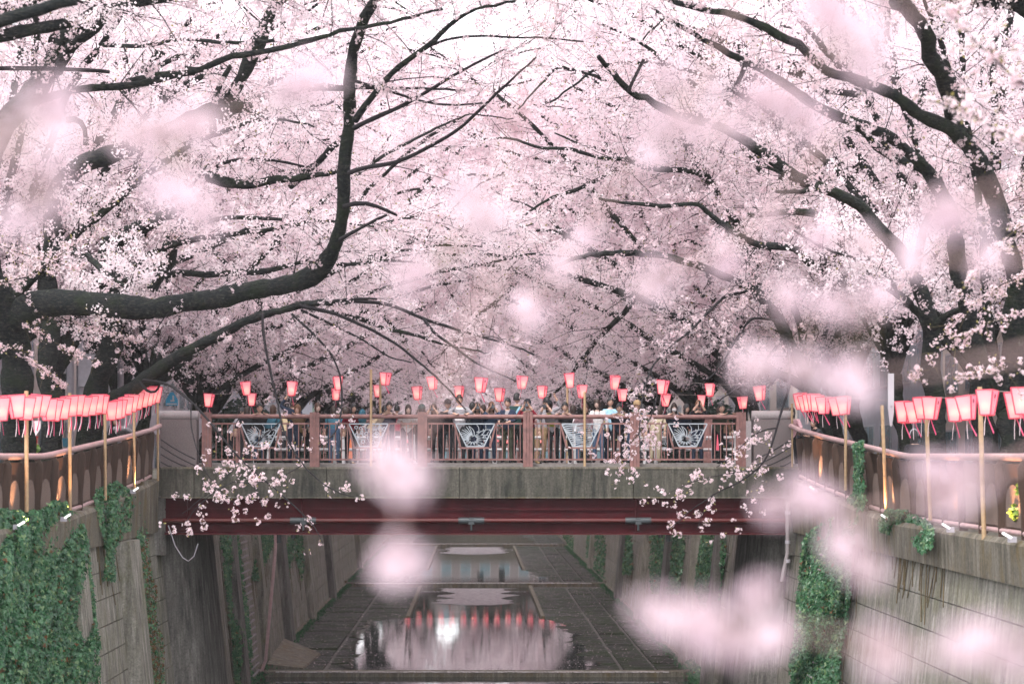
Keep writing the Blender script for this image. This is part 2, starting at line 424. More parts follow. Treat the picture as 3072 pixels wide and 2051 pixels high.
# water: low-flow channel and the pools that spread over the slabs behind each sill
def sheet(pts_l, pts_r, z, m, name):
    mb = MB(); V = [p for a, b in zip(pts_l, pts_r) for p in ((a[0], a[1], z), (b[0], b[1], z))]
    mb.add(V, [(2*k, 2*k+1, 2*k+3, 2*k+2) for k in range(len(pts_l)-1)], m); return struct(name, mb)
mb = MB(); mb.box((-7.15, 5, -.3), (7.15, 69.2, -.02), 'water'); struct('water', mb)
for (y0, y1, z) in ((69.2, 115, .10), (115, 163, .22), (163, 252, .34)):
    mb = MB(); mb.box((-3.0, y0, z - .31), (3.0, y1, z - .06), 'water'); struct('water', mb)
def shore(y0, y1, xl, xr, z):
    ys = np.arange(y0, y1 + .01, .16); t = (ys - y0) / (y1 - y0); wob = lambda p: .22*np.sin(ys*1.1+p) + .16*np.sin(ys*2.7+2*p) + .10*np.sin(ys*6.1+p*3)
    l_ = np.interp(t, [q[0] for q in xl], [q[1] for q in xl]) + wob(R.uniform(0, 6)) + R.normal(0, .05, len(ys))
    r_ = np.interp(t, [q[0] for q in xr], [q[1] for q in xr]) + wob(R.uniform(0, 6)) + R.normal(0, .05, len(ys))
    sheet(list(zip(l_, ys)), list(zip(r_, ys)), z, 'water', 'water')
shore(69.4, 92, [(0, -4.3), (.3, -4.5), (.75, -4.9), (.93, -4.2), (1, -3.0)], [(0, 3.9), (.35, 3.95), (.7, 3.8), (.9, 3.3), (1, 3.0)], .135)
shore(115.2, 128, [(0, -5.2), (.5, -4.0), (1, -3)], [(0, 4.6), (.6, 3.6), (1, 3)], .255)
shore(163.2, 200, [(0, -5.5), (1, -3)], [(0, 4.8), (1, 3)], .375)
for (y0, y1, z) in ((101, 114.6, .10), (150, 162.6, .22)):
    ys = np.arange(y0, y1, .8); w = 1.9 + R.normal(0, .35, len(ys)); c = R.normal(0, .15, len(ys)); w[0] = .6; w[1] = 1.4
    sheet(list(zip(c - w, ys)), list(zip(c + w, ys)), z - .052, 'water_riffle', 'water_riffle')
for (y, z) in ((69.2, .10), (115, .22), (163, .34)):
    mb = MB(); mb.box((-7.15, y - .35, z - .6), (7.15, y + .25, z + .055), 'coping_concrete'); sill = struct('river_sill', mb)
    mb = MB(); xs = np.linspace(-6.6, 6.4, 260); j = np.clip(R.normal(.02, .035, 260) + .03*np.sin(np.arange(260)*.21), -.01, .12)
    V = [p for x, q in zip(xs, j) for p in ((x, y - .37, z + .03), (x, y - .36 + q * 1.6, z + .068))]
    mb.add(V, [(2*k, 2*k+2, 2*k+3, 2*k+1) for k in range(259)], 'foam'); struct('water_foam', mb)
# paving slabs either side of the channel
slab_mesh = {}
count = 0
rest = MB()
for (y0, y1, z) in ((69.5, 114.6, .10), (115.3, 162.6, .22), (163.3, 250, .34)):
    for cx, w in ((-6.12, 2.05), (-4.05, 1.98), (3.98, 1.86), (5.5, 1.1), (6.62, 1.08)):
        L = 2.6 if abs(cx) < 5 or cx < 0 else 2.4
        n_ = int((y1 - y0) / L)
        for k in range(n_):
            yc = y0 + (k + .5) * L; dz = .035 * (abs(cx) - 3) / 4 + R.normal(0, .007)
            key = (w, L)
            if key not in slab_mesh:
                b = MB(); q = .03
                b.hexa([(-w/2+.03,-L/2+.035,-.3),(w/2-.03,-L/2+.035,-.3),(w/2-.03,L/2-.035,-.3),(-w/2+.03,L/2-.035,-.3),
                        (-w/2+.05,-L/2+.055,0),(w/2-.05,-L/2+.055,0),(w/2-.05,L/2-.055,0),(-w/2+.05,L/2-.055,0)], 'bed_slab')
                slab_mesh[key] = b.mesh('slab')
            if count < 260 and yc < 165:
                put('slab', slab_mesh[key], bed_o, (cx, yc, z + dz), (R.normal(0, .003), R.normal(0, .004), 0)); count += 1
            else:
                rest.box((cx-w/2+.04, yc-L/2+.05, z-.3), (cx+w/2-.04, yc+L/2-.05, z+dz), 'bed_slab')
part('slab_field', rest, bed_o, kind='stuff')
mb = MB()   # channel kerbs
for (y0, y1, z) in ((92.5, 114.5, .10), (128, 162.4, .22), (200, 250, .34)):
    for x in (-3.0, 3.0): mb.box((x - .09, y0, z - .3), (x + .09, y1, z + .07), 'coping_concrete')
part('channel_kerb', mb, bed_o)
mb = MB(); 
for s in (-1, 1): 
    for (y0, y1, z) in STEPS[1:]:
        mb.hexa([(s*7.02, y0, z-.2), (s*7.25, y0, z-.2), (s*7.25, y1, z-.2), (s*7.02, y1, z-.2), (s*7.1, y0, z+.17), (s*7.25, y0, z+.17), (s*7.25, y1, z+.17), (s*7.1, y1, z+.17)] if s > 0 else
                [(s*7.25, y0, z-.2), (s*7.02, y0, z-.2), (s*7.02, y1, z-.2), (s*7.25, y1, z-.2), (s*7.25, y0, z+.17), (s*7.1, y0, z+.17), (s*7.1, y1, z+.17), (s*7.25, y1, z+.17)], 'coping_concrete')
part('wall_footing', mb, bed_o)
# fallen petals, moss tufts
mb = MB(); N = 5200
y = R.uniform(70, 150, N); x = R.uniform(-7, 7, N); k = np.abs(x) > 2.2
x, y = x[k], y[k]; z = np.where(y < 115, .13, .25) + .016
z = np.where(np.abs(x) < 3.1, z - .14, z) 
r = R.uniform(.015, .04, len(x)); a = R.uniform(0, PI, len(x))
V = np.stack([np.stack([x + r*np.cos(a+q), y + r*np.sin(a+q), z + R.normal(0, .004, len(x))], 1) for q in (0, PI/2, PI, 3*PI/2)], 1).reshape(-1, 3)
mb.add(V, np.arange(len(V)).reshape(-1, 4), 'petal_litter'); o = struct('fallen_petals', mb, kind='stuff')
mb = MB()
N = 7000; s_ = R.choice([-1, 1], N); y = R.uniform(60, 160, N); x = s_ * (7.1 - np.abs(R.normal(0, .16, N))); zb_ = np.where(y < 69.2, 0, np.where(y < 115, .1, .22)) + .1
h = R.uniform(.03, .12, N); a = R.uniform(0, PI, N); w = R.uniform(.02, .05, N)
V = np.stack([np.stack([x-w*np.cos(a), y-w*np.sin(a), zb_], 1), np.stack([x+w*np.cos(a), y+w*np.sin(a), zb_], 1), np.stack([x + R.normal(0,.05,N), y, zb_+h], 1)], 1).reshape(-1, 3)
mb.add(V, np.arange(len(V)).reshape(-1, 3), 'ivy_leaf'); struct('moss', mb, kind='stuff')

# ------------------------------------------------------------------ canal walls: courses of precast panels
COURSE = .545; PL = 2.0
for s, side in ((-1, 'ivy hung canal wall with a ladder, on the side of the large spreading limb'), (1, 'canal wall carrying the white drain pipe, on the side of the leaning forked trunk')):
    wall = thing('canal_wall', 'grey ' + side, 'wall', (0, 0, 0))
    core = MB()
    def strip(mb, y0, y1, z0, z1, inset, m):
        a0, a1 = xwall(z0) + inset, xwall(z1) + inset
        V = [(s*a0,y0,z0),(s*(a0+.5),y0,z0),(s*(a0+.5),y1,z0),(s*a0,y1,z0),(s*a1,y0,z1),(s*(a1+.5),y0,z1),(s*(a1+.5),y1,z1),(s*a1,y1,z1)]
        if s < 0: V = [V[1],V[0],V[3],V[2],V[5],V[4],V[7],V[6]]
        mb.hexa(V, m)
    strip(core, 8, 252.3, -.6, 5.45, .05, 'joint_dark')
    part('wall_core', core, wall)
    # one panel mesh, tilted to the batter, mirrored by its own scale
    ang = math.atan(.1)
    pm = MB(); j = .011; hz = COURSE / math.cos(ang) / 1
    pm.hexa([(-.008, j, j), (.06, j, j), (.06, PL-j, j), (-.008, PL-j, j), (-.008, j, hz-j), (.06, j, hz-j), (.06, PL-j, hz-j), (-.008, PL-j, hz-j)], 'wall_concrete')
    pmesh = pm.mesh('wall_panel')
    cnt = 0; rest = MB()
    ny = 0
    for k in range(11):
        z0 = -.55 + k * COURSE
        y = 22.0 + (PL / 2 if k % 2 else 0)
        while y < 250:
            visible = y < 52 or 56 < y < 100
            if visible and cnt < 298 and not (y < 33 and z0 < .8):
                o = put('wall_panel', pmesh, wall, (s * (xwall(z0) + R.normal(0, .004)), y, z0), (0, ang * s, 0), (s, 1, 1)); cnt += 1
            else:
                strip(rest, y + j, y + PL - j, z0 + j, z0 + COURSE - j, -.006, 'wall_concrete')
            y += PL
    part('far_panel', rest, wall, kind='stuff')
    # coping beam blocks
    y = 22.0
    while y < 130:
        L = min(4.0, 400)
        y1 = y + L
        if not (y1 > BR0 and y < BR1):
            mb = MB(); g_ = .012
            def prof(yy, m_=0):
                zt = zcop(yy); return [(7.62, 5.46), (8.2, 5.46), (8.2, zt), (7.66, zt), (7.60, zt - .07)]
            A = [(s*x, y + g_, z) for x, z in prof(y)]; B = [(s*x, y1 - g_, z) for x, z in prof(y1)]
            n5 = 5; F4 = [(i, (i+1) % n5, n5+(i+1) % n5, n5+i) for i in range(n5)]
            if s > 0: F4 = [f[::-1] for f in F4]
            mb.add(A + B, F4, 'coping_concrete'); mb.add(A + B, [(0,1,2,3,4) if s < 0 else (4,3,2,1,0), (9,8,7,6,5) if s < 0 else (5,6,7,8,9)], 'coping_concrete')
            part('coping_block', mb, wall)
        y = y1 if not (y < BR0 < y1) else y1
    mb = MB(); mb.box((min(s*7.64, s*8.2), 48, 5.46), (max(s*7.64, s*8.2), BR0 - .01, 6.70), 'coping_concrete'); part('coping_block', mb, wall)
    # pilasters standing proud of the wall
    for y0, y1, pr, mm in ((39.2, 40.3, .22, 'wall_concrete'), (44.8, 46.2, .30, 'wall_concrete'), (58.4, 59.6, .34, 'wall_concrete'), (63.4, 64.4, .30, 'pier_concrete'), (71, 71.8, .26, 'wall_concrete'), (79, 80.4, .3, 'pier_concrete'), (90, 91.2, .3, 'wall_concrete'), (103, 104.4, .3, 'pier_concrete'), (128, 129.5, .3, 'wall_concrete')):
        if (s < 0 and y0 < 41) or (s > 0 and y0 < 47): 
            if s > 0: continue
        mb = MB(); strip(mb, y0, y1, -.55, 5.44, -pr, mm); part('pilaster', mb, wall)
    # rounded abutment under the bridge, dark with damp
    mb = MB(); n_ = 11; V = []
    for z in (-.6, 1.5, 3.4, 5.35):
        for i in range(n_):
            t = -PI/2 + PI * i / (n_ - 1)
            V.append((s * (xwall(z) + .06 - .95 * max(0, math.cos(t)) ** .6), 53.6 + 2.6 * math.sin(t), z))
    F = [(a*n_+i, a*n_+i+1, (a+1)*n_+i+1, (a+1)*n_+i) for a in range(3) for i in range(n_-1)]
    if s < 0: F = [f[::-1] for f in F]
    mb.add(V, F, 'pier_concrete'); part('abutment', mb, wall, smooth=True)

def wall_k(px, py, s, pr=0.0):
    """distance at which the sight line through a photo pixel meets the wall face"""
    return (7.2 + .1 * CZ - pr) * FPX / (s * (px - VX) + .1 * (py - VY))
def wall_pt(px, py, s, pr=0.0): return PT(px, py, wall_k(px, py, s, pr))

# ------------------------------------------------------------------ ladders, pipes, lamps on the walls
lad = thing('wall_ladder', 'tall ladder of pale rungs set into the wall beyond the bridge', 'ladder', (-7.3, 67.5, 0))
for k in range(26):
    z = .25 + k * .235; mb = MB(); x = -xwall(z) + .12
    mb.tube([(x-.14, 66.4, z), (x, 66.4, z), (x, 68.6, z), (x-.14, 68.6, z)], .028, 'granite_pale', 6); part('rung', mb, lad)
mb = MB(); mb.tube([(-7.1, 69.0, .1), (-6.95, 69.0, .5), (-6.62, 69.0, 4.2), (-6.62, 69.0, 5.5), (-6.75, 69.0, 6.6)], .055, 'mauve_pale', 8)
solo('ladder_pipe', mb, 'thin pinkish upright pipe beside the tall wall ladder', 'pipe', smooth=True)
for sgn, yy, lb in ((-1, 92.5, 'small far ladder of pale rungs near the river bend of the ivy wall'), (1, 104, 'small far ladder of pale rungs on the wall with the drain pipe')):
    lad = thing('wall_ladder', lb, 'ladder', (sgn * 7.3, yy, 0))
    for k in range(15):
        z = .5 + k * .36; mb = MB(); x = sgn * (xwall(z) - .1)
        mb.tube([(x+sgn*.14, yy, z), (x, yy, z), (x, yy+.9, z), (x+sgn*.14, yy+.9, z)], .03, 'granite_pale', 5); part('rung', mb, lad)
lad = thing('wall_ladder', 'rungs half buried in the thick ivy of the nearer wall', 'ladder', (7.4, 44.5, 0))
for k in range(12):
    z = 1.5 + k * .33; mb = MB(); x = xwall(z) - .16
    mb.tube([(x+.16, 45.1, z), (x, 45.1, z), (x, 45.7, z), (x+.16, 45.7, z)], .022, 'granite_pale', 5); part('rung', mb, lad)
p = thing('drain_pipe', 'white upright drain pipe on the wall below the bridge end', 'pipe', (7.35, 49.6, 0))
mb = MB(); mb.tube([(7.42, 49.5, 6.2), (7.42, 49.5, 5.0), (7.40, 49.5, 4.9), (7.28, 49.5, 4.3)], .05, 'granite_pale', 8); part('pipe_run', mb, p, True)
for z in (5.9, 5.2, 4.75):
    mb = MB(); mb.tube([(7.42, 49.5, z), (7.42, 49.5, z + .08)], .066, 'pole_grey', 8); part('clamp', mb, p, True)
mb = MB(); pts = [PT(505, 1575, 49.2), PT(525, 1635, 49.2), PT(548, 1672, 49.2), PT(565, 1682, 49.2), PT(582, 1668, 49.2), PT(594, 1630, 49.2)]
mb.tube(pts, .014, 'pole_grey', 5); solo('hanging_chain', mb, 'thin chain sagging below the girder in front of the dark abutment', 'chain')
mb = MB(); q = [(-6.9, 69.45, .16), (-5.75, 69.6, .13), (-5.75, 74.5, .15), (-7.0, 75, .34)]
mb.hexa([(-7.02,70,-.1),(-5.7,70.1,-.1),(-5.45,75.2,-.1),(-7.02,76.4,-.1),(-7.0,70,.30),(-5.8,70.1,.16),(-5.6,75,.2),(-7.0,76.2,.62)], 'coping_concrete')
solo('ramp_slab', mb, 'pale sloping concrete slab at the foot of the tall ladder', 'slab')
# ------------------------------------------------------------------ the bridge
def BX(px): return (px - VX) * .008
def BZ(py): return CZ - (py - VY) * .008
bridge = thing('bridge', 'concrete and dark red girder bridge crossing the river, crowded with people', 'bridge', (0, BR0, DECK))
for x0, x1 in ((-9.4, -7.452), (7.452, 9.4)):
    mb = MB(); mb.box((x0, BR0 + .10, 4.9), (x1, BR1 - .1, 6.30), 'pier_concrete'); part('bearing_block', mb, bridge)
mb = MB(); mb.box((-7.6, BR0 + .02, 6.32), (7.95, BR1 - .02, DECK - .004), 'fascia_concrete'); part('deck', mb, bridge)
mb = MB(); mb.box((-7.6, BR0 + 1.9, DECK), (7.95, BR1 - 1.9, DECK + .006), 'asphalt'); part('roadway', mb, bridge)
for y0, y1 in ((BR0 + .3, BR0 + 1.8), (BR1 - 1.8, BR1 - .3)):
    mb = MB(); mb.box((-7.55, y0, DECK - .003), (7.9, y1, DECK + .07), 'paving'); part('footway', mb, bridge)
cuts = [483, 583, 980, 1378, 1900, 2240, 2412]
for a, b in zip(cuts, cuts[1:]):
    mb = MB(); x0, x1 = BX(a) + .008, BX(b) - .008
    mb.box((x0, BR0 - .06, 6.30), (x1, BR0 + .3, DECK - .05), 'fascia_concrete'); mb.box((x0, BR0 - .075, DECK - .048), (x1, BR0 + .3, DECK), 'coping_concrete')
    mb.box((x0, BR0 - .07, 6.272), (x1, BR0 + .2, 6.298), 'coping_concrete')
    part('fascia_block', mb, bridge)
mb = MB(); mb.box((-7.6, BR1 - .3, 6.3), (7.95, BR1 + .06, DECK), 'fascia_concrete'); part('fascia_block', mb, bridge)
for yy in (BR0 + .12, BR0 + 2.4, BR0 + 4.8, BR1 - .3):
    front = yy < BR0 + 1
    mb = MB(); x0, x1 = -7.46, 7.5
    mb.box((x0, yy, 5.46), (x1, yy + .03, 6.268), 'girder_red'); mb.box((x0, yy - .13, 5.405), (x1, yy + .16, 5.455), 'girder_red')
    if front: mb.box((x0, yy - .05, 5.98), (x1, yy - .004, 6.02), 'girder_red')
    gd = part('girder', mb, bridge)
    if front:
        for px in (560, 905, 1405, 1908, 2290):
            mb = MB(); mb.box((BX(px) - .015, yy - .11, 5.458), (BX(px) + .015, yy - .002, 6.262), 'girder_red'); part('stiffener', mb, gd)
        mb = MB(); mb.box((x0, yy - .137, 5.395), (x1, yy - .125, 5.41), 'pipe_red'); part('flange_edge', mb, gd)
mb = MB(); mb.tube([(-7.5, BR0 + .03, BZ(1561)), (7.5, BR0 + .03, BZ(1561))], .055, 'pipe_red', 12); pipe = part('service_pipe', mb, bridge, True)
for px in (909, 1414, 1915):
    for q in (-1, 1):
        mb = MB(); x = BX(px + q * 20); mb.tube([(x - .15, BR0 + .03, BZ(1561)), (x + .15, BR0 + .03, BZ(1561))], .078, 'coupling_dark', 12)
        c = part('coupling', mb, pipe, True)
    mb = MB(); mb.box((BX(px) - .07, BR0 - .04, BZ(1572)), (BX(px) + .07, BR0 + .1, BZ(1552)), 'coupling_dark'); mb.box((BX(px)-.02, BR0+.0, BZ(1590)), (BX(px)+.02, BR0+.08, BZ(1572)), 'coupling_dark'); part('pipe_bracket', mb, pipe)
for px, l in ((833, 26), (877, 12), (2008, 22), (1985, 10)):
    mb = MB(); mb.tube([(BX(px), BR0 + .3, 5.5), (BX(px), BR0 + .3, BZ(1603 + l))], .055, 'coupling_dark', 10); part('deck_drain', mb, bridge, True)
for a, b, s in ((480, 590, 1), (2262, 2376, -1)):                      # granite end piers with curved grooves
    mb = MB(); x0, x1 = BX(a), BX(b); mb.box((x0, BR0 - .02, DECK + .002), (x1, BR0 + .42, BZ(1258)), 'granite'); ep = part('end_pier', mb, bridge)
    mb = MB(); pts = [(x0 - .03, BR0 + .18, BZ(1246)), (x1 + .03, BR0 + .18, BZ(1246))]; mb.tube(pts, [.12, .12], 'granite_pale', 12); part('pier_coping', mb, ep, True)
    for k, (ya, yb) in enumerate(((1317, 1377), (1338, 1396), (1362, 1400), (1384, 1402))):
        t = np.linspace(0, 1, 7); xe = x1 - .03 if k < 2 else x0 + (x1 - x0) * (.72 if k == 2 else .32)
        xx = x0 + .02 + (xe - x0 - .02) * t; zz = BZ(ya) + (BZ(yb) - BZ(ya)) * (1.25 * t - .25 * t * t)
        if s < 0: xx = x0 + x1 - xx
        mb = MB(); mb.tubes(np.stack([xx, np.full(7, BR0 - .021), np.maximum(zz, DECK + .02)], 1)[None], np.full((1, 7), .012), 'groove_dark', 4); part('groove', mb, ep)
    mb = MB(); mb.box((x0 + (1.05 if s > 0 else -.22), BR0 + .04, DECK + .003), (x0 + (1.2 if s > 0 else -.06), BR0 + .3, BZ(1262)), 'granite_pale'); part('end_post', mb, ep)
# railing: posts, pipe, balusters and a fretted trapezoid in every bay
POSTS = [619, 943, 1267, 1584, 1905, 2224]
def ornament(x0, x1, z0, z1, kind, y):
    """cut metal: curved blades inside a trapezoid frame"""
    mb = MB(); ins = .145
    def xl(z): return x0 + ins * 2 * (z1 - z) / (z1 - z0) * .9
    def xr(z): return x1 - ins * 2 * (z1 - z) / (z1 - z0) * .9
    def clip(p):
        x, z = p; z = min(max(z, z0 + .012), z1 - .012); return (min(max(x, xl(z) + .012), xr(z) - .012), z)
    rr = np.random.default_rng(kind * 7 + 3)
    W = x1 - x0
    def blade(pts, w):
        pts = [clip(p) for p in pts]; P = np.array([(p[0], y, p[1]) for p in pts])
        t = np.linspace(0, 1, len(P)); r_ = w * (1 - .55 * t)
        d = nrm(np.gradient(P, axis=0)); nn = np.stack([d[:, 2], 0*d[:, 0], -d[:, 0]], 1)
        A = P + nn * r_[:, None]; B = P - nn * r_[:, None]; k = len(P)
        V = np.concatenate([A + [0, -.008, 0], B + [0, -.008, 0], A + [0, .008, 0], B + [0, .008, 0]])
        F = []
        for i in range(k - 1):
            F += [(i, k+i, k+i+1, i+1), (2*k+i, 2*k+i+1, 3*k+i+1, 3*k+i), (i, i+1, 2*k+i+1, 2*k+i), (k+i, 3*k+i, 3*k+i+1, k+i+1)]
        mb.add(V, F, 'ornament_metal')
    if kind == 0:      # a big chrysanthemum: long petals sweeping up left, curls to the right
        c = (x0 + W * .44, z0 + (z1 - z0) * .33)
        for k in range(9):
            a = math.radians(95 + k * 10.5); L = .30 + .03 * (k % 2); blade([(c[0] + math.cos(a + .18 * t) * L * t * 1.1, c[1] + math.sin(a + .18 * t) * L * t + .05 * t * (1 - t)) for t in np.linspace(.15, 1, 6)], .0125)
        for k in range(22):
            a = math.radians(-165 + k * 11.4); L = .40 + .05 * (k % 3); w_ = .5 * (1 if k % 2 else -1)
            blade([(c[0] + math.cos(a + w_ * t * t) * L * t * 1.15, c[1] + math.sin(a + w_ * t * t) * L * t * .8) for t in np.linspace(.2, 1, 6)], .0115)
        for k in range(7):
            u, v = rr.uniform(.5, .95), rr.uniform(.35, .95); blade([(x0 + W * u + .06 * t, z0 + (z1 - z0) * v + .03 * math.sin(6 * t)) for t in np.linspace(0, 1, 5)], .011)
    elif kind == 1:    # a net of rings
        for k in range(34):
            u, v, q = rr.uniform(.06, .94), rr.uniform(.1, .92), rr.uniform(.028, .06)
            blade([(x0 + W * u + q * math.cos(t), z0 + (z1 - z0) * v + q * math.sin(t)) for t in np.linspace(0, 6.3, 9)], .012)
    else:              # drifting ripples
        for k in range(13):
            v = (k + .5) / 13
            blade([(x0 + W * t, z0 + (z1 - z0) * v + .014 * math.sin(14 * t + k)) for t in np.linspace(0, .75, 11)], .0135)
        for k in range(16):
            u, v = rr.uniform(.72, .97), rr.uniform(.1, .95); blade([(x0 + W * u + .02 * math.sin(5 * t), z0 + (z1 - z0) * v + .10 * t) for t in np.linspace(0, 1, 5)], .0105)
    zt, zb = z1, z0
    for a, b in (((x0, zt), (x1, zt)), ((x0, zt), (xl(zb), zb)), ((x1, zt), (xr(zb), zb)), ((xl(zb), zb), (xr(zb), zb))):
        mb.bar((a[0], y, a[1]), (b[0], y, b[1]), .026, .03, 'ornament_metal', (0, 1, 0))
    return mb
def make_railing(y, main=True):
    mb = MB(); mb.tube([(BX(600), y, BZ(1248)), (BX(2236), y, BZ(1250))], .052, 'mauve_metal', 12)
    rl = part('railing', mb, bridge, True)
    for px in POSTS:
        mb = MB(); x = BX(px); h = BZ(1236)
        for lo, hi in (((x-.115, y-.07, DECK + .002), (x-.040, y+.07, h)), ((x-.030, y-.085, DECK + .002), (x+.030, y+.085, h + .006)), ((x+.040, y-.07, DECK + .002), (x+.115, y+.07, h))): mb.box(lo, hi, 'mauve_metal')
        mb.box((x-.113, y-.05, DECK + .003), (x+.113, y+.05, h - .01), 'mauve_metal'); part('railing_post', mb, rl)
    zs, zb, zp = BZ(1270), BZ(1378), BZ(1343)
    for bay in range(5):
        x0, x1 = BX(POSTS[bay]) + .13, BX(POSTS[bay + 1]) - .13
        c = (x0 + x1) / 2; p0, p1, q0, q1 = c - .47, c + .47, c - .33, c + .33
        mb = MB(); mb.bar((x0, y, zb), (x1, y, zb), .04, .045, 'mauve_metal')
        for a, b in ((x0, p0 - .035), (p1 + .035, x1)): mb.bar((a, y, zs), (b, y, zs), .04, .045, 'mauve_metal')
        mb.bar((p0 - .03, y, zs), (q0 - .02, y, zp), .042, .045, 'mauve_metal'); mb.bar((p1 + .03, y, zs), (q1 + .02, y, zp), .042, .045, 'mauve_metal')
        mb.bar((q0 - .05, y, zp), (q1 + .05, y, zp), .042, .045, 'mauve_metal'); part('railing_frame', mb, rl)
        if main:
            part('ornament_panel', ornament(p0, p1, zp + .035, zs - .005, (0, 1, 0, 2, 0)[bay], y), rl, label=('fretted flower panel of pale metal', 'fretted ring panel of pale metal', 'fretted flower panel of pale metal', 'rippled panel of pale metal', 'fretted flower panel of pale metal')[bay])
        else:
            part('ornament_panel', ornament(p0, p1, zp + .035, zs - .005, 1, y), rl)
        for x in np.arange(x0 + .09, x1 - .05, .142):
            if p0 - .0 < x < p1 + .0:
                if q0 - .02 < x < q1 + .02: top = zp - .02
                else:
                    t = (x - p0) / (q0 - p0) if x < c else (p1 - x) / (p1 - q1); top = zs + (zp - zs) * t - .05
                    continue
            else: top = zs - .02
            mb = MB(); mb.box((x - .011, y - .011, zb + .018), (x + .011, y + .011, top), 'mauve_metal'); part('baluster', mb, rl)
make_railing(BR0 + .1); make_railing(BR1 - .12, False)
# white pipe guard rails at the kerb of each footway
for y, lb in ((BR0 + 1.95, 'white pipe guard rail at the kerb behind the people on the bridge'), (BR1 - 1.95, 'white pipe guard rail at the far kerb of the bridge road')):
    gr = thing('guard_rail', lb, 'guard rail', (0, y, DECK))
    for z in (.42, .72):
        mb = MB(); mb.tube([(-5.6, y, DECK + z), (6.6, y, DECK + z)], .035, 'white_paint', 8); part('rail', mb, gr, True)
    for x in np.arange(-5.5, 6.7, 2.0):
        mb = MB(); mb.tube([(x, y, DECK + .002), (x, y, DECK + .80)], .045, 'white_paint', 8); part('post', mb, gr, True)

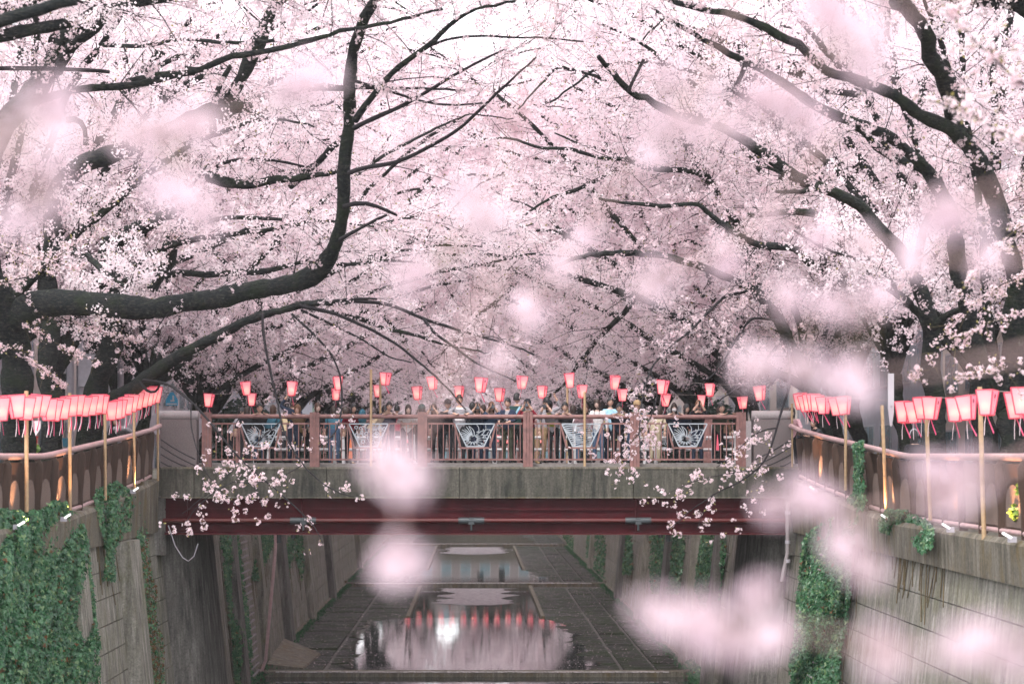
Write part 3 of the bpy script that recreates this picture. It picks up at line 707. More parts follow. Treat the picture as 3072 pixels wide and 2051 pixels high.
# ------------------------------------------------------------------ bank railings
PX_POSTS = [29.4, 30.7, 31.9, 33.2, 34.4, 35.7, 36.9, 38.3, 39.7, 40.9, 42.2, 43.4, 44.7, 46.0, 47.3, 48.5, 49.7]
LIT = {-1: [34.4, 38.3, 46.0], 1: [29.4, 33.2, 38.2, 46.4]}
for s, lb in ((-1, 'brown panelled bank railing half overgrown at its foot by thick ivy'), (1, 'brown panelled bank railing where two people lean over the bend')):
    br = thing('bank_railing', lb, 'railing', (0, 0, 0))
    ys = np.concatenate([np.arange(24, 49.9, .7), [50.0]]); 
    mb = MB(); P = np.array([(s * (XW - (.18 * max(0, (d - 48.6)) / 1.4)), d, zrail(d)) for d in ys]); mb.tube(P, .058, 'mauve_pale', 10); part('top_rail', mb, br, True)
    ps = [24.2, 25.5, 26.8, 28.1] + PX_POSTS if s > 0 else [26.8, 28.1] + PX_POSTS
    for k, d in enumerate(ps):
        zt, zb_ = zrail(d) - .05, zcop(d)
        mb = MB(); V = []
        for yy in (d - .018, d + .018):
            V += [(s*(XW-.04), yy, zb_-.02), (s*(XW+.10), yy, zb_-.02), (s*(XW+.10), yy, zt-.12), (s*(XW+.02), yy, zt), (s*(XW-.04), yy, zt), (s*(XW-.10), yy, zt-.10), (s*(XW-.09), yy, zt-.35), (s*(XW-.05), yy, zb_+.4)]
        F = [(0,1,2,3,4,5,6,7), (15,14,13,12,11,10,9,8)]; mb.add(V, F, 'rail_panel_brown')
        mb.add(V, [(i, 8+i, 8+(i+1)%8, (i+1)%8) for i in range(8)], 'rail_panel_brown')
        ac = [q for q in mb.ch]; part('railing_post', mb, br)
        if k < len(ps) - 1:
            d1 = ps[k+1]; a, b = d + .03, d1 - .03; mb = MB(); n_ = 6; V = []
            for h in np.linspace(0, 1, n_):
                xo = XW + .035 + .05 * math.sin(h * PI) - .03 * h
                for dd in (a, b): V.append((s*xo, dd, zcop(dd)+.13 + (zrail(dd)-.10-zcop(dd)-.13) * h))
                for dd in (a, b): V.append((s*(xo+.02), dd, zcop(dd)+.13 + (zrail(dd)-.10-zcop(dd)-.13) * h))
            F = []
            for i in range(n_-1): F += [(4*i, 4*i+1, 4*i+5, 4*i+4), (4*i+2, 4*i+6, 4*i+7, 4*i+3), (4*i, 4*i+4, 4*i+6, 4*i+2), (4*i+1, 4*i+3, 4*i+7, 4*i+5)]
            F += [(0, 2, 3, 1), (4*n_-4, 4*n_-3, 4*n_-1, 4*n_-2)]
            mb.add(V, F, 'rail_panel_brown'); pn = part('railing_panel', mb, br)
            mb = MB(); V = []; m_ = (a + b) / 2; w = (b - a) * .33
            pts = [(-w, .0), (w, .0)] + [(w * math.cos(t), .30 + .32 * math.sin(t)) for t in np.linspace(0, PI, 9)]
            for q, (dx, h) in enumerate(pts): V.append((s*(XW + .012 - .02*h), m_ + dx, zcop(m_ + dx) + .16 + h))
            V2 = [(x + s*.012, y, z) for x, y, z in V]
            nn = len(V); F1 = [tuple(range(nn))] if s > 0 else [tuple(range(nn))[::-1]]
            mb.add(V, F1, 'arch_mesh'); mb.add(V + V2, [(i, (i+1)%nn, nn+(i+1)%nn, nn+i) for i in range(nn)], 'rail_panel_brown'); part('arch_mesh', mb, pn)
            mb = MB(); mb.tube([(s*XW, a, zcop(a)+.09), (s*XW, b, zcop(b)+.09)], .04, 'mauve_pale', 8); part('bottom_rail', mb, br, True)
    for j, d in enumerate(LIT[s]):
        z = zcop(d); nm = 'uplight'
        names = {-1: ['white tube uplight in the ivy under the leftmost railing panels', 'white tube uplight at the railing foot beside the tall ivy bank', 'white tube uplight at the railing foot nearest the bridge on the ivy side'],
                 1: ['white tube uplight at the very edge of the opposite railing', 'white tube uplight beside the bushy ivy on the coping', 'white tube uplight at the foot of the bend in the opposite railing', 'white tube uplight below the two people leaning over']}[s][j]
        lp = thing(nm, names, 'lamp', (s*7.5, d, z))
        mb = MB(); mb.tube([(s*7.50, d-.22, z+.05), (s*7.46, d+.05, z+.10)], .02, 'tube_lamp', 8); part('lamp_tube', mb, lp, True)
        mb = MB(); mb.box((s*7.54-.05, d-.2, z-.02), (s*7.54+.05, d-.08, z+.06), 'pole_grey'); part('bracket', mb, lp)
        ld = bpy.data.lights.new('uplight_glow', 'SPOT'); ld.energy = 75; ld.color = (1, .50, .24); ld.spot_size = math.radians(75); ld.spot_blend = .8; ld.shadow_soft_size = .04
        lo = bpy.data.objects.new('uplight_glow', ld); COL.objects.link(lo); lo.parent = lp
        lo.location = (-s*.02, .45, .10)
        lo.rotation_euler = Vector((s * .30, -.02, .95)).to_track_quat('-Z', 'Y').to_euler()

# ------------------------------------------------------------------ lanterns
LH, LT, LB = .37, .128, .078
def lantern_mesh():
    a = [PI/4 + k * PI/2 for k in range(4)]
    T = [(LT*1.414*math.cos(t), LT*1.414*math.sin(t), 0) for t in a]; B = [(LB*1.414*math.cos(t), LB*1.414*math.sin(t), -LH) for t in a]
    w, p, fr, rb, em, bu = MB(), MB(), MB(), MB(), MB(), MB()
    for k in range(4):
        j = (k + 1) % 4
        (w if k % 2 else p).add([T[k], T[j], B[j], B[k]], [(3, 2, 1, 0)], 'paper_white' if k % 2 else 'paper_pink')
        fr.bar(T[k], B[k], .026, .012, 'lantern_frame', (.3, .5, 0)); fr.bar(T[k], T[j], .016, .016, 'lantern_frame', (0, 0, 1)); fr.bar(B[k], B[j], .016, .016, 'lantern_frame', (0, 0, 1))
    fr.tube([(-LT, 0, .0), (LT, 0, .0)], .006, 'cord_dark', 4); fr.tube([(0, 0, 0), (0, 0, -.17)], .005, 'cord_dark', 4)
    bu.sphere((0, 0, -.22), (.032, .032, .042), 'bulb', 8, 6)
    # emblem: a five-lobed blossom on each pink face with a column of small strokes below
    for k in (0, 2):
        j = (k + 1) % 4; t0 = (np.array(T[k]) + T[j]) / 2; b0 = (np.array(B[k]) + B[j]) / 2; ux = nrm(np.array(T[j]) - T[k]); dn = nrm(b0 - t0); nn = np.cross(ux, dn); nn = nn * np.sign(np.dot(nn, t0 * [1, 1, 0])); c = t0 + dn * .09 + nn * .004
        for q in range(5):
            an = q * 2 * PI / 5; cc = c + .022 * (math.cos(an) * ux + math.sin(an) * dn); em.add([cc + .017 * (math.cos(h) * ux + math.sin(h) * dn) for h in np.linspace(0, 2*PI, 6, endpoint=False)], [tuple(range(6))], 'emblem_dark')
        for q in range(3):
            cc = t0 + dn * (.16 + .05 * q) + nn * .004
            for (ax, ay, bx, by) in ((-.014, -.014, .014, -.014), (0, -.018, 0, .016), (-.014, .008, .016, .008)):
                em.bar(cc + ux*ax + dn*ay, cc + ux*bx + dn*by, .005, .002, 'ribbon_pink', tuple(nn))
    rb.bar((0, 0, -LH - .005), (.05, -.02, -LH - .10), .022, .006, 'ribbon_pink', (0, 1, 0)); rb.bar((.05, -.02, -LH - .10), (.16, -.05, -LH - .26), .036, .006, 'ribbon_pink', (0, 1, 0))
    rb.bar((0, .02, -LH - .005), (-.02, .03, -LH - .14), .012, .005, 'ribbon_white', (0, 1, 0)); rb.bar((-.02, .03, -LH - .14), (.03, .05, -LH - .30), .016, .005, 'ribbon_white', (0, 1, 0))
    return [('paper_panel', w.mesh('paper_panel'), 'white paper panels'), ('paper_panel', p.mesh('paper_panel'), 'pink paper panels'), ('lantern_frame', fr.mesh('lantern_frame'), None), ('bulb', bu.mesh('bulb', smooth=True), None), ('blossom_emblem', em.mesh('blossom_emblem'), None), ('ribbon', rb.mesh('ribbon'), None)]
LP = lantern_mesh()
def lantern(loc, rz, label, group, sc=1.0, tilt=0, small=False):
    t = thing('paper_lantern', label, 'lantern', loc, group, (tilt + R.normal(0, .05), R.normal(0, .07), rz)); t.scale = (sc, sc, sc)
    for n_, me, lb in LP:
        if small and n_ in ('ribbon', 'blossom_emblem'): continue
        o = put(n_, me, t)
        if lb: o['label'] = lb
    return t
GN, GF, GL, GR = 'lanterns strung along the near side of the bridge', 'lanterns strung along the far side of the bridge', 'lanterns strung along the ivy side railing', 'lanterns strung along the opposite railing'
near_px = [736, 877, 1013, 1157, 1296, 1444, 1567, 1707, 1846, 1990, 2130, 2278]; near_py = [1145, 1145, 1130, 1118, 1130, 1133, 1128, 1120, 1128, 1140, 1152, 1158]
far_px = [628, 756, 1008, 1132, 1251, 1377, 1499, 1627, 1746, 1867, 1998, 2105, 2227]; far_py = [1182, 1180, 1165, 1156, 1160, 1158, 1165, 1158, 1156, 1167, 1182, 1185, 1190]
def rowlabel(base, k, n): return f'{base}, {ORD[k]} from the end by the blue sign'
strN, strF = [], []
for k, (px, py) in enumerate(zip(near_px, near_py)):
    P = PT(px, py, BR0 + .15); strN.append(P); lantern(P, R.uniform(.9, 2.2), rowlabel('lantern in the upper row above the bridge', k, 12), GN, R.uniform(.78, .92))
for k, (px, py) in enumerate(zip(far_px, far_py)):
    P = PT(px, py, BR1 - .1); strF.append(P); lantern(P, R.uniform(-.35, .35) + PI/2, rowlabel('lantern in the lower row above the bridge', k, 13), GF, R.uniform(.82, .95))
Ll = [(3,1190),(46,1186),(78,1192),(100,1186),(124,1184),(143,1197),(165,1200),(186,1196),(208,1188),(228,1186),(250,1190),(270,1188),(288,1186),(305,1185)]
strL = []
for k, (px, py) in enumerate(Ll):
    d = 7.56 * FPX / (VX - px); P = PT(px, py, d); strL.append(P)
    lantern(P, R.uniform(1.9, 2.25), f'glowing paper lantern over the ivy side railing, {ORD[k]} from the picture edge', GL, 1.0)
for k, (px, py) in enumerate([(328,1206),(344,1204),(360,1200),(378,1192),(396,1184),(412,1178),(428,1172),(442,1168),(456,1164),(468,1160)]):
    d = 7.56 * FPX / (VX - px); P = PT(px, py, d); strL.append(P)
    lantern(P, R.uniform(1.9, 2.25), f'paper lantern above the rising railing, {ORD[k]} after the thick low limb', GL, 1.0)
Lr = [(3066,1163),(3046,1176),(2962,1171),(2897,1188),(2866,1194),(2795,1191),(2766,1191),(2740,1204),(2713,1206)]
strR = []
for k, (px, py) in enumerate(Lr):
    d = 7.56 * FPX / (px - VX); P = PT(px, py, d); strR.append(P)
    lantern(P, R.uniform(.9, 1.2), f'red edged glowing lantern over the opposite railing, {ORD[k]} from the picture edge', GR, .98)
for k, (px, py) in enumerate([(2530,1190),(2508,1192),(2470,1190),(2452,1184),(2440,1182),(2428,1184),(2414,1186),(2400,1180)]):
    d = 7.56 * FPX / (px - VX); P = PT(px, py, d); strR.append(P)
    lantern(P, R.uniform(.9, 1.2), f'glowing lantern near the leaning woman, {ORD[k]} towards the bridge', GR, .98)
def string(pts, lb):
    pts = sorted(pts, key=lambda p: (p[1] if abs(pts[0][1] - pts[-1][1]) > 3 else p[0])); mb = MB(); mb.tube(np.array(pts), .004, 'string_white', 4); solo('lantern_string', mb, lb, 'string')
string(strN, 'thin cord carrying the upper lantern row over the bridge'); string(strF, 'thin cord carrying the lower lantern row over the bridge')
string(strL, 'thin cord carrying the lanterns over the ivy side railing'); string(strR, 'thin cord carrying the lanterns over the opposite railing')
# bamboo poles tied to the railings
def pole(a, b, r, lb): 
    mb = MB(); P = np.linspace(a, b, 9); mb.tube(P, np.where(np.arange(9) % 2, r * .96, r), 'bamboo', 8)
    for p in P[1:-1]: mb.tube([p - [0, 0, .008], p + [0, 0, .008]], r * 1.12, 'bamboo', 8)
    solo('bamboo_pole', mb, lb, 'pole', 'bamboo poles that hold the lantern strings', True, loc=tuple(np.asarray(a, float)))
for px, py0, py1, r, q in ((80, 1172, 1535, .037, 'nearest the picture edge on the ivy side'), (210, 1178, 1530, .035, 'in the middle of the ivy side railing'), (316, 1225, 1500, .032, 'just under the thick low limb'), (403, 1205, 1465, .030, 'in front of the rising ivy side rail'), (474, 1170, 1442, .028, 'at the corner of the granite pier')):
    d = 7.60 * FPX / (VX - px); pole(PT(px, py1, d), PT(px - 1, py0, d), r, 'tan bamboo pole tied to the railing, ' + q)
for px, py0, py1, r, q in ((2945, 1160, 1640, .037, 'standing at the right among blurred blossom'), (2783, 1195, 1560, .035, 'beside the row of four lanterns'), (2652, 1215, 1560, .034, 'beside the hanging white pennant'), (2537, 1230, 1470, .031, 'half veiled by pale blossom'), (2376, 1210, 1425, .029, 'in front of the leaning woman')):
    d = 7.60 * FPX / (px - VX); pole(PT(px + (8 if px > 2600 else 0), py1, d), PT(px - (6 if px > 2600 else 0), py0, d), r, 'tan bamboo pole on the opposite railing, ' + q)
for px, py0, py1, d, q in ((1113, 1108, 1398, 50.02, 'before the ring patterned panel'), (1754, 1175, 1398, 50.02, 'before the rippled panel'), (1141, 1130, 1392, 56.9, 'on the far side behind the ring patterned panel'), (1702, 1150, 1392, 56.9, 'on the far side near the rippled panel')):
    pole(PT(px, py1, d), PT(px, py0, d), .032, 'tan bamboo pole on the bridge, ' + q)
# cloth pennants and banners
mb = MB(); V = [PT(x, y, 36.2) for x, y in ((2664, 1120), (2682, 1120), (2682, 1235), (2676, 1278), (2670, 1277), (2664, 1225))]
mb.add(np.concatenate([V, np.array(V) + [0, .02, 0]]), [(0,1,2,3,4,5), (11,10,9,8,7,6)] , 'facade_pale'); mb.add(np.concatenate([V, np.array(V) + [0, .02, 0]]), [(i, (i+1)%6, 6+(i+1)%6, 6+i) for i in range(6)], 'pole_grey')
pn = solo('cloth_pennant', mb, 'long white pointed cloth pennant with a dark dot beside the bamboo pole', 'pennant')
pn['_base'] = [0, 0, 0]
mb = MB(); c = PT(2674, 1219, 36.18); mb.add([c + .022 * np.array([math.cos(t), 0, math.sin(t)]) for t in np.linspace(0, 2*PI, 8, endpoint=False)], [tuple(range(8))], 'pole_grey'); part('pennant_dot', mb, pn)
for px, py0, py1, d, m_, lb in ((1046, 1290, 1375, 52.6, 'orange_cloth', 'orange cloth banner on the bridge behind the ring patterned panel'), (2147, 1285, 1350, 51.5, 'paper_pink', 'pink hanging paper streamer behind the last railing bay')):
    mb = MB(); a = PT(px - 11, py0, d); b = PT(px + 11, py1, d); mb.box((a[0], d, b[2]), (b[0], d + .02, a[2]), m_); mb.tube([(a[0], d+.03, b[2]-.3), (a[0], d+.03, a[2]+.1)], .012, 'pole_grey', 6); solo('cloth_banner', mb, lb, 'banner')
mb = MB(); V = [PT(x, y, 46) for x, y in ((100, 1262), (122, 1262), (121, 1285), (104, 1312), (101, 1300))]; V2 = np.array(V) + [0, .02, 0]
mb.add(np.concatenate([V, V2]), [(0,1,2,3,4), (9,8,7,6,5)], 'ribbon_white'); mb.add(np.concatenate([V, V2]), [(i, (i+1)%5, 5+(i+1)%5, 5+i) for i in range(5)], 'ribbon_white')
solo('cloth_pennant', mb, 'small pale pink pointed pennant hanging under the ivy side lanterns', 'pennant')

# ------------------------------------------------------------------ next bridge upstream, with its lanterns
fb = thing('bridge', 'distant dark bridge with a string of lanterns, seen beyond the near bridge', 'bridge', (0, 203, 7))
mb = MB(); mb.box((-8, 203, 6.3), (8, 210, 7.0), 'fascia_concrete'); part('deck', mb, fb)
mb = MB(); mb.box((-8, 203.3, 5.5), (8, 203.4, 6.3), 'girder_red'); part('girder', mb, fb)
mb = MB(); mb.tube([(-8, 203.1, 8.1), (8, 203.1, 8.1)], .06, 'mauve_metal', 6)
for x in np.arange(-7.5, 7.6, 2.5): mb.box((x-.1, 203.05, 7), (x+.1, 203.2, 8.15), 'mauve_metal')
for x in np.arange(-7.5, 7.6, .28): mb.box((x-.012, 203.1, 7.05), (x+.012, 203.12, 7.95), 'mauve_metal')
part('railing', mb, fb)
for k, x in enumerate(np.linspace(-6.6, 8.6, 15)):  # scaled up to strengthen their red streaks in the water
    lantern((x, 203, 9.2 + R.normal(0, .06)), .7, f'enlarged far lantern on the distant bridge, {ORD[k]} from the ivy side', 'lanterns on the distant bridge', 1.75, small=True)

# ------------------------------------------------------------------ streets behind the trees: houses, poles, signs
def house(x0, y0, x1, y1, h, m_, label, s, floors, bays, zg=6.0):
    b = thing('building', label, 'building', (x0, y0, zg)); mb = MB(); mb.box((min(x0, x1), y0, zg - .3), (max(x0, x1), y1, zg + h), m_); part('wall', mb, b)
    mb = MB(); mb.box((min(x0, x1) - .15, y0 - .15, zg + h + .003), (max(x0, x1) + .15, y1 + .15, zg + h + .3), 'facade_grey'); part('roof', mb, b)
    fx = x0; fh = h / floors; L = (y1 - y0) / bays
    for f in range(floors):
        for k in range(bays):
            ya, yb_ = y0 + k*L + L*.2, y0 + (k+1)*L - L*.2; za, zb_ = zg + f*fh + (.15 if f == 0 else fh*.3), zg + (f+1)*fh - fh*.18
            mb = MB(); e = -s
            mb.box((min(fx - s*.0, fx + e*.05), ya, za), (max(fx - s*.0, fx + e*.05), yb_, zb_), 'window_frame'); w = part('window', mb, b)
            mb = MB()
            for q in (0, 1):
                u0, u1 = ya + .07 + q*(yb_-ya-.05)/2, ya + q*(yb_-ya-.05)/2 + (yb_-ya-.05)/2 - .02
                mb.box((min(fx + e*.04, fx + e*.065), u0, za + .07), (max(fx + e*.04, fx + e*.065), u1, zb_ - .07), 'window_glass')
            part('pane', mb, w)
    nfx = max(2, int(abs(x1 - x0) / 2.4)); Wd = abs(x1 - x0) / nfx
    for f in range(floors):
        for k in range(nfx):
            xa, xb = min(x0, x1) + k*Wd + Wd*.22, min(x0, x1) + (k+1)*Wd - Wd*.22; za, zb_ = zg + f*fh + fh*.3, zg + (f+1)*fh - fh*.18
            mb = MB(); mb.box((xa, y0 - .05, za), (xb, y0 + .0, zb_), 'window_frame'); w = part('window', mb, b)
            mb = MB(); mb.box((xa + .07, y0 - .07, za + .07), (xb - .07, y0 - .045, zb_ - .07), 'window_glass'); part('pane', mb, w)
house(-16.8, 46, -24, 62, 9, 'facade_grey', 'grey blue shop building behind the leaning dark trunks of the ivy bank', -1, 3, 5)
house(-16.4, 63.5, -24, 76, 7.5, 'facade_pale', 'pale building behind the blue street sign', -1, 2, 5)
house(-17, 78, -25, 96, 10, 'facade_cream', 'cream building farther along the ivy side street', -1, 3, 7)
house(-16.8, 99, -25, 130, 9, 'facade_pale', 'long pale building at the far end of the ivy side street', -1, 3, 10)
house(17, 40, 26, 57, 10, 'facade_pale', 'pale grey building behind the dark trunks of the opposite bank', 1, 3, 5)
house(16.6, 59, 25, 74, 8, 'facade_cream', 'cream building behind the bridge end of the opposite bank', 1, 3, 5)
house(17, 77, 26, 110, 9.5, 'facade_grey', 'grey building far along the opposite street', 1, 3, 9)
for px, d, top, lb in ((240, 58, 950, 'tall grey utility pole behind the ivy side trunks'), (212, 61, 1000, 'slimmer grey pole just beside the tall utility pole'), (362, 66, 1010, 'pale post behind the thick low limb')):
    mb = MB(); P0 = PT(px, 1365, d); P1 = PT(px, top, d); mb.tube([(P0[0], d, 6), P1], .10, 'pole_grey', 8)
    p_ = solo('utility_pole', mb, lb, 'pole', smooth=True); p_['_base'] = [0, 0, 0]
    if px == 240:
        mb = MB(); mb.box((P1[0]+.02, d-.35, 9.2), (P1[0]+.5, d-.11, 10.1), 'pole_grey'); part('junction_box', mb, p_)
sg = thing('street_sign', 'blue street sign with a white arrow above the end of the granite pier', 'sign', tuple(PT(515, 1250, 66)))
mb = MB(); c = PT(515, 1200, 66); mb.tube([(c[0]+.1, 66.05, 6.0), (c[0]+.1, 66.05, c[2] + .35)], .03, 'pole_grey', 6); part('sign_post', mb, sg)
mb = MB(); V = [c + [x, 0, z] for x, z in ((-.19, -.17), (.19, -.17), (.19, .02), (.05, .26), (-.06, .24), (-.19, .0))]; V2 = [v + np.array([0, .03, 0]) for v in V]
mb.add(V + V2, [tuple(range(6)), tuple(range(11, 5, -1))], 'sign_blue'); mb.add(V + V2, [(i, 6+i, 6+(i+1)%6, (i+1)%6) for i in range(6)], 'sign_blue'); pl = part('sign_plate', mb, sg)
mb = MB(); mb.box((c[0]-.16, 65.985, c[2]-.14), (c[0]+.16, 65.997, c[2]-.10), 'white_paint'); mb.bar(c + [-.04, -.009, -.02], c + [.09, -.009, -.02], .05, .006, 'white_paint', (0, 1, 0)); mb.bar(c + [.05, -.009, -.02], c + [.05, -.009, .15], .05, .006, 'white_paint', (0, 1, 0)); part('arrow', mb, pl)
sg = thing('round_sign', 'round white road sign with a red ring beside the thick trunk', 'sign', tuple(PT(62, 1250, 52)))
c = PT(62, 1188, 52); mb = MB(); mb.tube([(c[0], 52.06, 6.2), (c[0], 52.06, c[2] + .3)], .035, 'pole_grey', 6); part('sign_post', mb, sg)
def disc(c, r0, r1, y, m_, n_=20):
    mb = MB(); a = np.linspace(0, 2*PI, n_, endpoint=False); O = [(c[0]+r1*math.cos(t), y, c[2]+r1*math.sin(t)) for t in a]; I = [(c[0]+r0*math.cos(t), y, c[2]+r0*math.sin(t)) for t in a]; O2 = [(p[0], y+.012, p[2]) for p in O]
    mb.add(O + I, [(i, (i+1)%n_, n_+(i+1)%n_, n_+i) for i in range(n_)], m_); mb.add(O + O2, [(i, n_+i, n_+(i+1)%n_, (i+1)%n_) for i in range(n_)], m_); return mb
part('sign_plate', disc(c, 0.001, .30, 52.0, 'white_paint'), sg); part('sign_ring', disc(c, .21, .298, 51.985, 'sign_red'), sg); part('sign_disc', disc(c, .001, .1, 51.985, 'sign_blue'), sg)
house(-16.9, 132, -28, 216, 9, 'facade_grey', 'far grey row house at the end of the ivy side street', -1, 3, 12)
house(17.1, 112, 28, 216, 9, 'facade_cream', 'far cream row house at the end of the opposite street', 1, 3, 14)
house(-22, 262, 22, 275, 8, 'granite', 'broad grey building added beyond the river end for a grey reflection', -1, 3, 4)  # added so the far water mirrors grey instead of bright sky
# small things behind the railing
mb = MB(); P = PT(93, 1330, 45); mb.hexa([P + np.array(v) for v in ((-.07,0,-.35),(.07,0,-.35),(.07,.3,-.35),(-.07,.3,-.35),(-.075,0,.12),(.075,0,.12),(.075,.3,.12),(-.075,.3,.12))], 'sign_red')
mb.box((P[0]-.09, 44.98, P[2]+.121), (P[0]+.09, 45.32, P[2]+.16), 'sign_red'); mb.box((P[0]-.06, 44.985, P[2]-.02), (P[0]+.06, 44.998, P[2]+.0), 'emblem_dark'); solo('red_box', mb, 'red box standing behind the railing beside the thick trunk', 'box')
mb = MB(); P = PT(197, 1320, 46.5); mb.hexa([P + np.array(v) for v in ((-.06,0,-.14),(.06,0,-.14),(.06,.14,-.14),(-.06,.14,-.14),(-.08,0,.05),(.08,0,.05),(.08,.18,.05),(-.08,.18,.05))], 'cloth_teal')
mb.tube([P + np.array((-.05,.07,.05)), P + np.array((-.03,.07,.2)), P + np.array((.03,.07,.2)), P + np.array((.05,.07,.05))], .008, 'cord_dark', 5); solo('hanging_basket', mb, 'small patterned teal bag hanging behind the railing between trunks', 'bag')
# ------------------------------------------------------------------ people
def hand_mesh():
    mb = MB(); mb.sphere((0, 0, -.045), (.038, .018, .052), 'skin', 8, 6)
    for x, L in ((-.027, .062), (-.009, .075), (.009, .070), (.026, .055)):
        mb.tube([(x, 0, -.075), (x*1.1, -.006, -.075 - L*.5), (x*1.1, -.026, -.075 - L*.92)], [.010, .009, .006], 'skin', 5)
    mb.tube([(-.03, 0, -.03), (-.052, -.008, -.055), (-.05, -.024, -.085)], [.012, .010, .007], 'skin', 5)
    return mb.mesh('hand', smooth=True)
HAND = hand_mesh()
def headfn(q):
    x, y, z = q; j = max(0, -z)
    x *= 1 - .30 * j * j; y = y * (1 - .12 * j) - .10 * j * (1 if y < 0 else .4)
    return np.array([x, y, z])
def head_part(mb, c, sk, s=1):
    mb.sphere(c, (.076*s, .094*s, .118*s), sk, 14, 10, headfn)
    mb.add([np.array(c) + s*np.array(v) for v in ((-.013,-.088,-.03),(.013,-.088,-.03),(0,-.118,-.026),(0,-.092,.022))], [(0,2,3),(2,1,3),(0,1,2)], sk)
    for e in (-1, 1): mb.sphere(np.array(c) + s*np.array((e*.077, .008, -.01)), (.012*s, .022*s, .033*s), sk, 6, 5)
def face_mb(c, s=1, mask=False):
    mb = MB()
    for e in (-1, 1):
        mb.sphere(np.array(c) + s*np.array((e*.030, -.088, .012)), (.015*s, .008*s, .007*s), 'face_dark', 6, 4)
        mb.bar(np.array(c) + s*np.array((e*.012, -.092, .036)), np.array(c) + s*np.array((e*.052, -.080, .038)), .009*s, .006, 'face_dark', (0, 1, 0))
    if not mask: mb.bar(np.array(c) + s*np.array((-.022, -.095, -.062)), np.array(c) + s*np.array((.022, -.095, -.062)), .009*s, .008, 'lip', (0, 1, 0))
    return mb
def hair_mb(c, m_, style, s=1):
    mb = MB()
    def cap(q):
        x, y, z = q
        return q
    V = []; nu, nv = 14, 9; rng = np.random.default_rng(int(abs(c[0]*977)) + 3)
    low = {'short': 1.0, 'bob': 1.0, 'long': 1.0}[style]
    for k in range(nv + 1):
        for i in range(nu):
            ph = 2*PI*i/nu; fy = -math.sin(ph)        # fy 1 = front
            front = max(0, fy)
            lim = (1.95 if style == 'short' else 2.35) - front * (.78 if style == 'short' else 1.05) if True else 0
            if style != 'short' and fy < .45: lim = 2.5
            th = lim * k / nv; rr = 1.14 + rng.uniform(-.03, .05)
            drop = 0
            if style in ('bob', 'long') and fy < .5: drop = max(0, (k - nv*.62) / (nv*.38)) * (.05 if style == 'bob' else .20)
            st = max(math.sin(th), .86 if (drop > 0) else 0)
            V.append(np.array(c) + s*np.array((.076*rr*st*math.cos(ph), .098*rr*st*math.sin(ph)+.006, .122*rr*math.cos(th) - drop)))
    i = np.arange(nu); j = (i+1) % nu
    F = np.concatenate([np.stack([k*nu+i, (k+1)*nu+i, (k+1)*nu+j, k*nu+j], 1) for k in range(nv)])
    mb.add(V, F, m_); return mb
def cap_mb(c, m_, s=1):
    mb = MB(); mb.lathe([(.093, -.0), (.094, .05), (.07, .10), (.03, .122), (.001, .126)], m_, 14, (c[0], c[1]+.004, c[2] + .03*s), 1, 1.12)
    V = [np.array(c) + s*np.array(v) for v in ((-.075,-.07,.035),(.075,-.07,.035),(.06,-.17,.022),(-.06,-.17,.022))]; V2 = [v + np.array((0,0,.012)) for v in V]
    mb.hexa([V[0], V[1], V[2], V[3], V2[0], V2[1], V2[2], V2[3]], m_); return mb
def camera_thing(P, rz, label, big=True, lensdown=0):
    t = thing('camera', label, 'camera', tuple(P), None, (lensdown, 0, rz)); mb = MB()
    mb.box((-.068, -.03, -.048), (.068, .03, .048), 'camera_black'); mb.hexa([(-.03,-.04,.049),(.03,-.04,.049),(.03,.03,.049),(-.03,.03,.049),(-.02,-.035,.08),(.02,-.035,.08),(.02,.02,.08),(-.02,.02,.08)], 'camera_black'); mb.box((-.068, -.055, -.045), (-.042, -.0305, .035), 'camera_black')
    o = put('camera_body', mb.mesh('camera_body'), t); mb = MB(); L = .13 if big else .06
    prof = [(-.031, .036), (-.06, .040), (-.061, .036), (-L, .043), (-L-.015, .044)]
    mb.tube([(0.01, y, -.004) for y, r in prof], [r for y, r in prof], 'camera_black', 12); put('lens', mb.mesh('lens', smooth=False), t)
    mb = MB(); a = np.linspace(0, 2*PI, 12, endpoint=False); mb.add([(0.01 + .036*math.cos(q), -L-.017, -.004 + .036*math.sin(q)) for q in a], [tuple(range(12))], 'lens_glass'); put('front_glass', mb.mesh('front_glass'), t)
    return t
PEOPLE = []
def person(label, px, d, top, face=0, pose='side', coat='navy', legs='black', hair='black', style='short', cap=None, skin='skin', mask=False, shirt=None, ground=None, lean=None, phone=False, group=None):
    PEOPLE.append(dict(label=label, px=px, d=d, top=top, face=face, pose=pose, coat=coat, legs=legs, hair=hair, style=style, cap=cap, skin=skin, mask=mask, shirt=shirt, ground=ground, lean=lean, phone=phone, group=group))
D0 = BR0 + .1
person('person with long brown hair and dark coat, back turned, at the first bay', 735, 50.75, 1228, 180, 'side', 'black', 'charcoal', 'brown', 'long')
person('person with long auburn hair and teal jacket, back turned', 806, 50.8, 1222, 170, 'side', 'teal', 'black', 'auburn', 'long')
person('person in a navy jacket with one arm raised, facing away', 880, 51.0, 1186, 165, 'raise', 'navy', 'navy', 'black', 'short')
person('person with a brown bob and dark coat looking down beside the second post', 939, 50.75, 1214, 20, 'side', 'charcoal', 'black', 'auburn', 'bob', skin='skin_pale')
person('person with brown hair and teal jacket beyond the second post, back turned', 1002, 50.9, 1226, 185, 'side', 'teal', 'denim', 'brown', 'bob')
person('person in a beige top with a teal backpack, seen from the side', 1108, 50.8, 1224, 75, 'side', 'beige', 'navy', 'black', 'short')
person('person with brown hair and sunglasses pushed up, in white and grey, looking down', 1221, 50.8, 1222, 5, 'waist', 'white', 'black', 'brown', 'bob', skin='skin_pale')
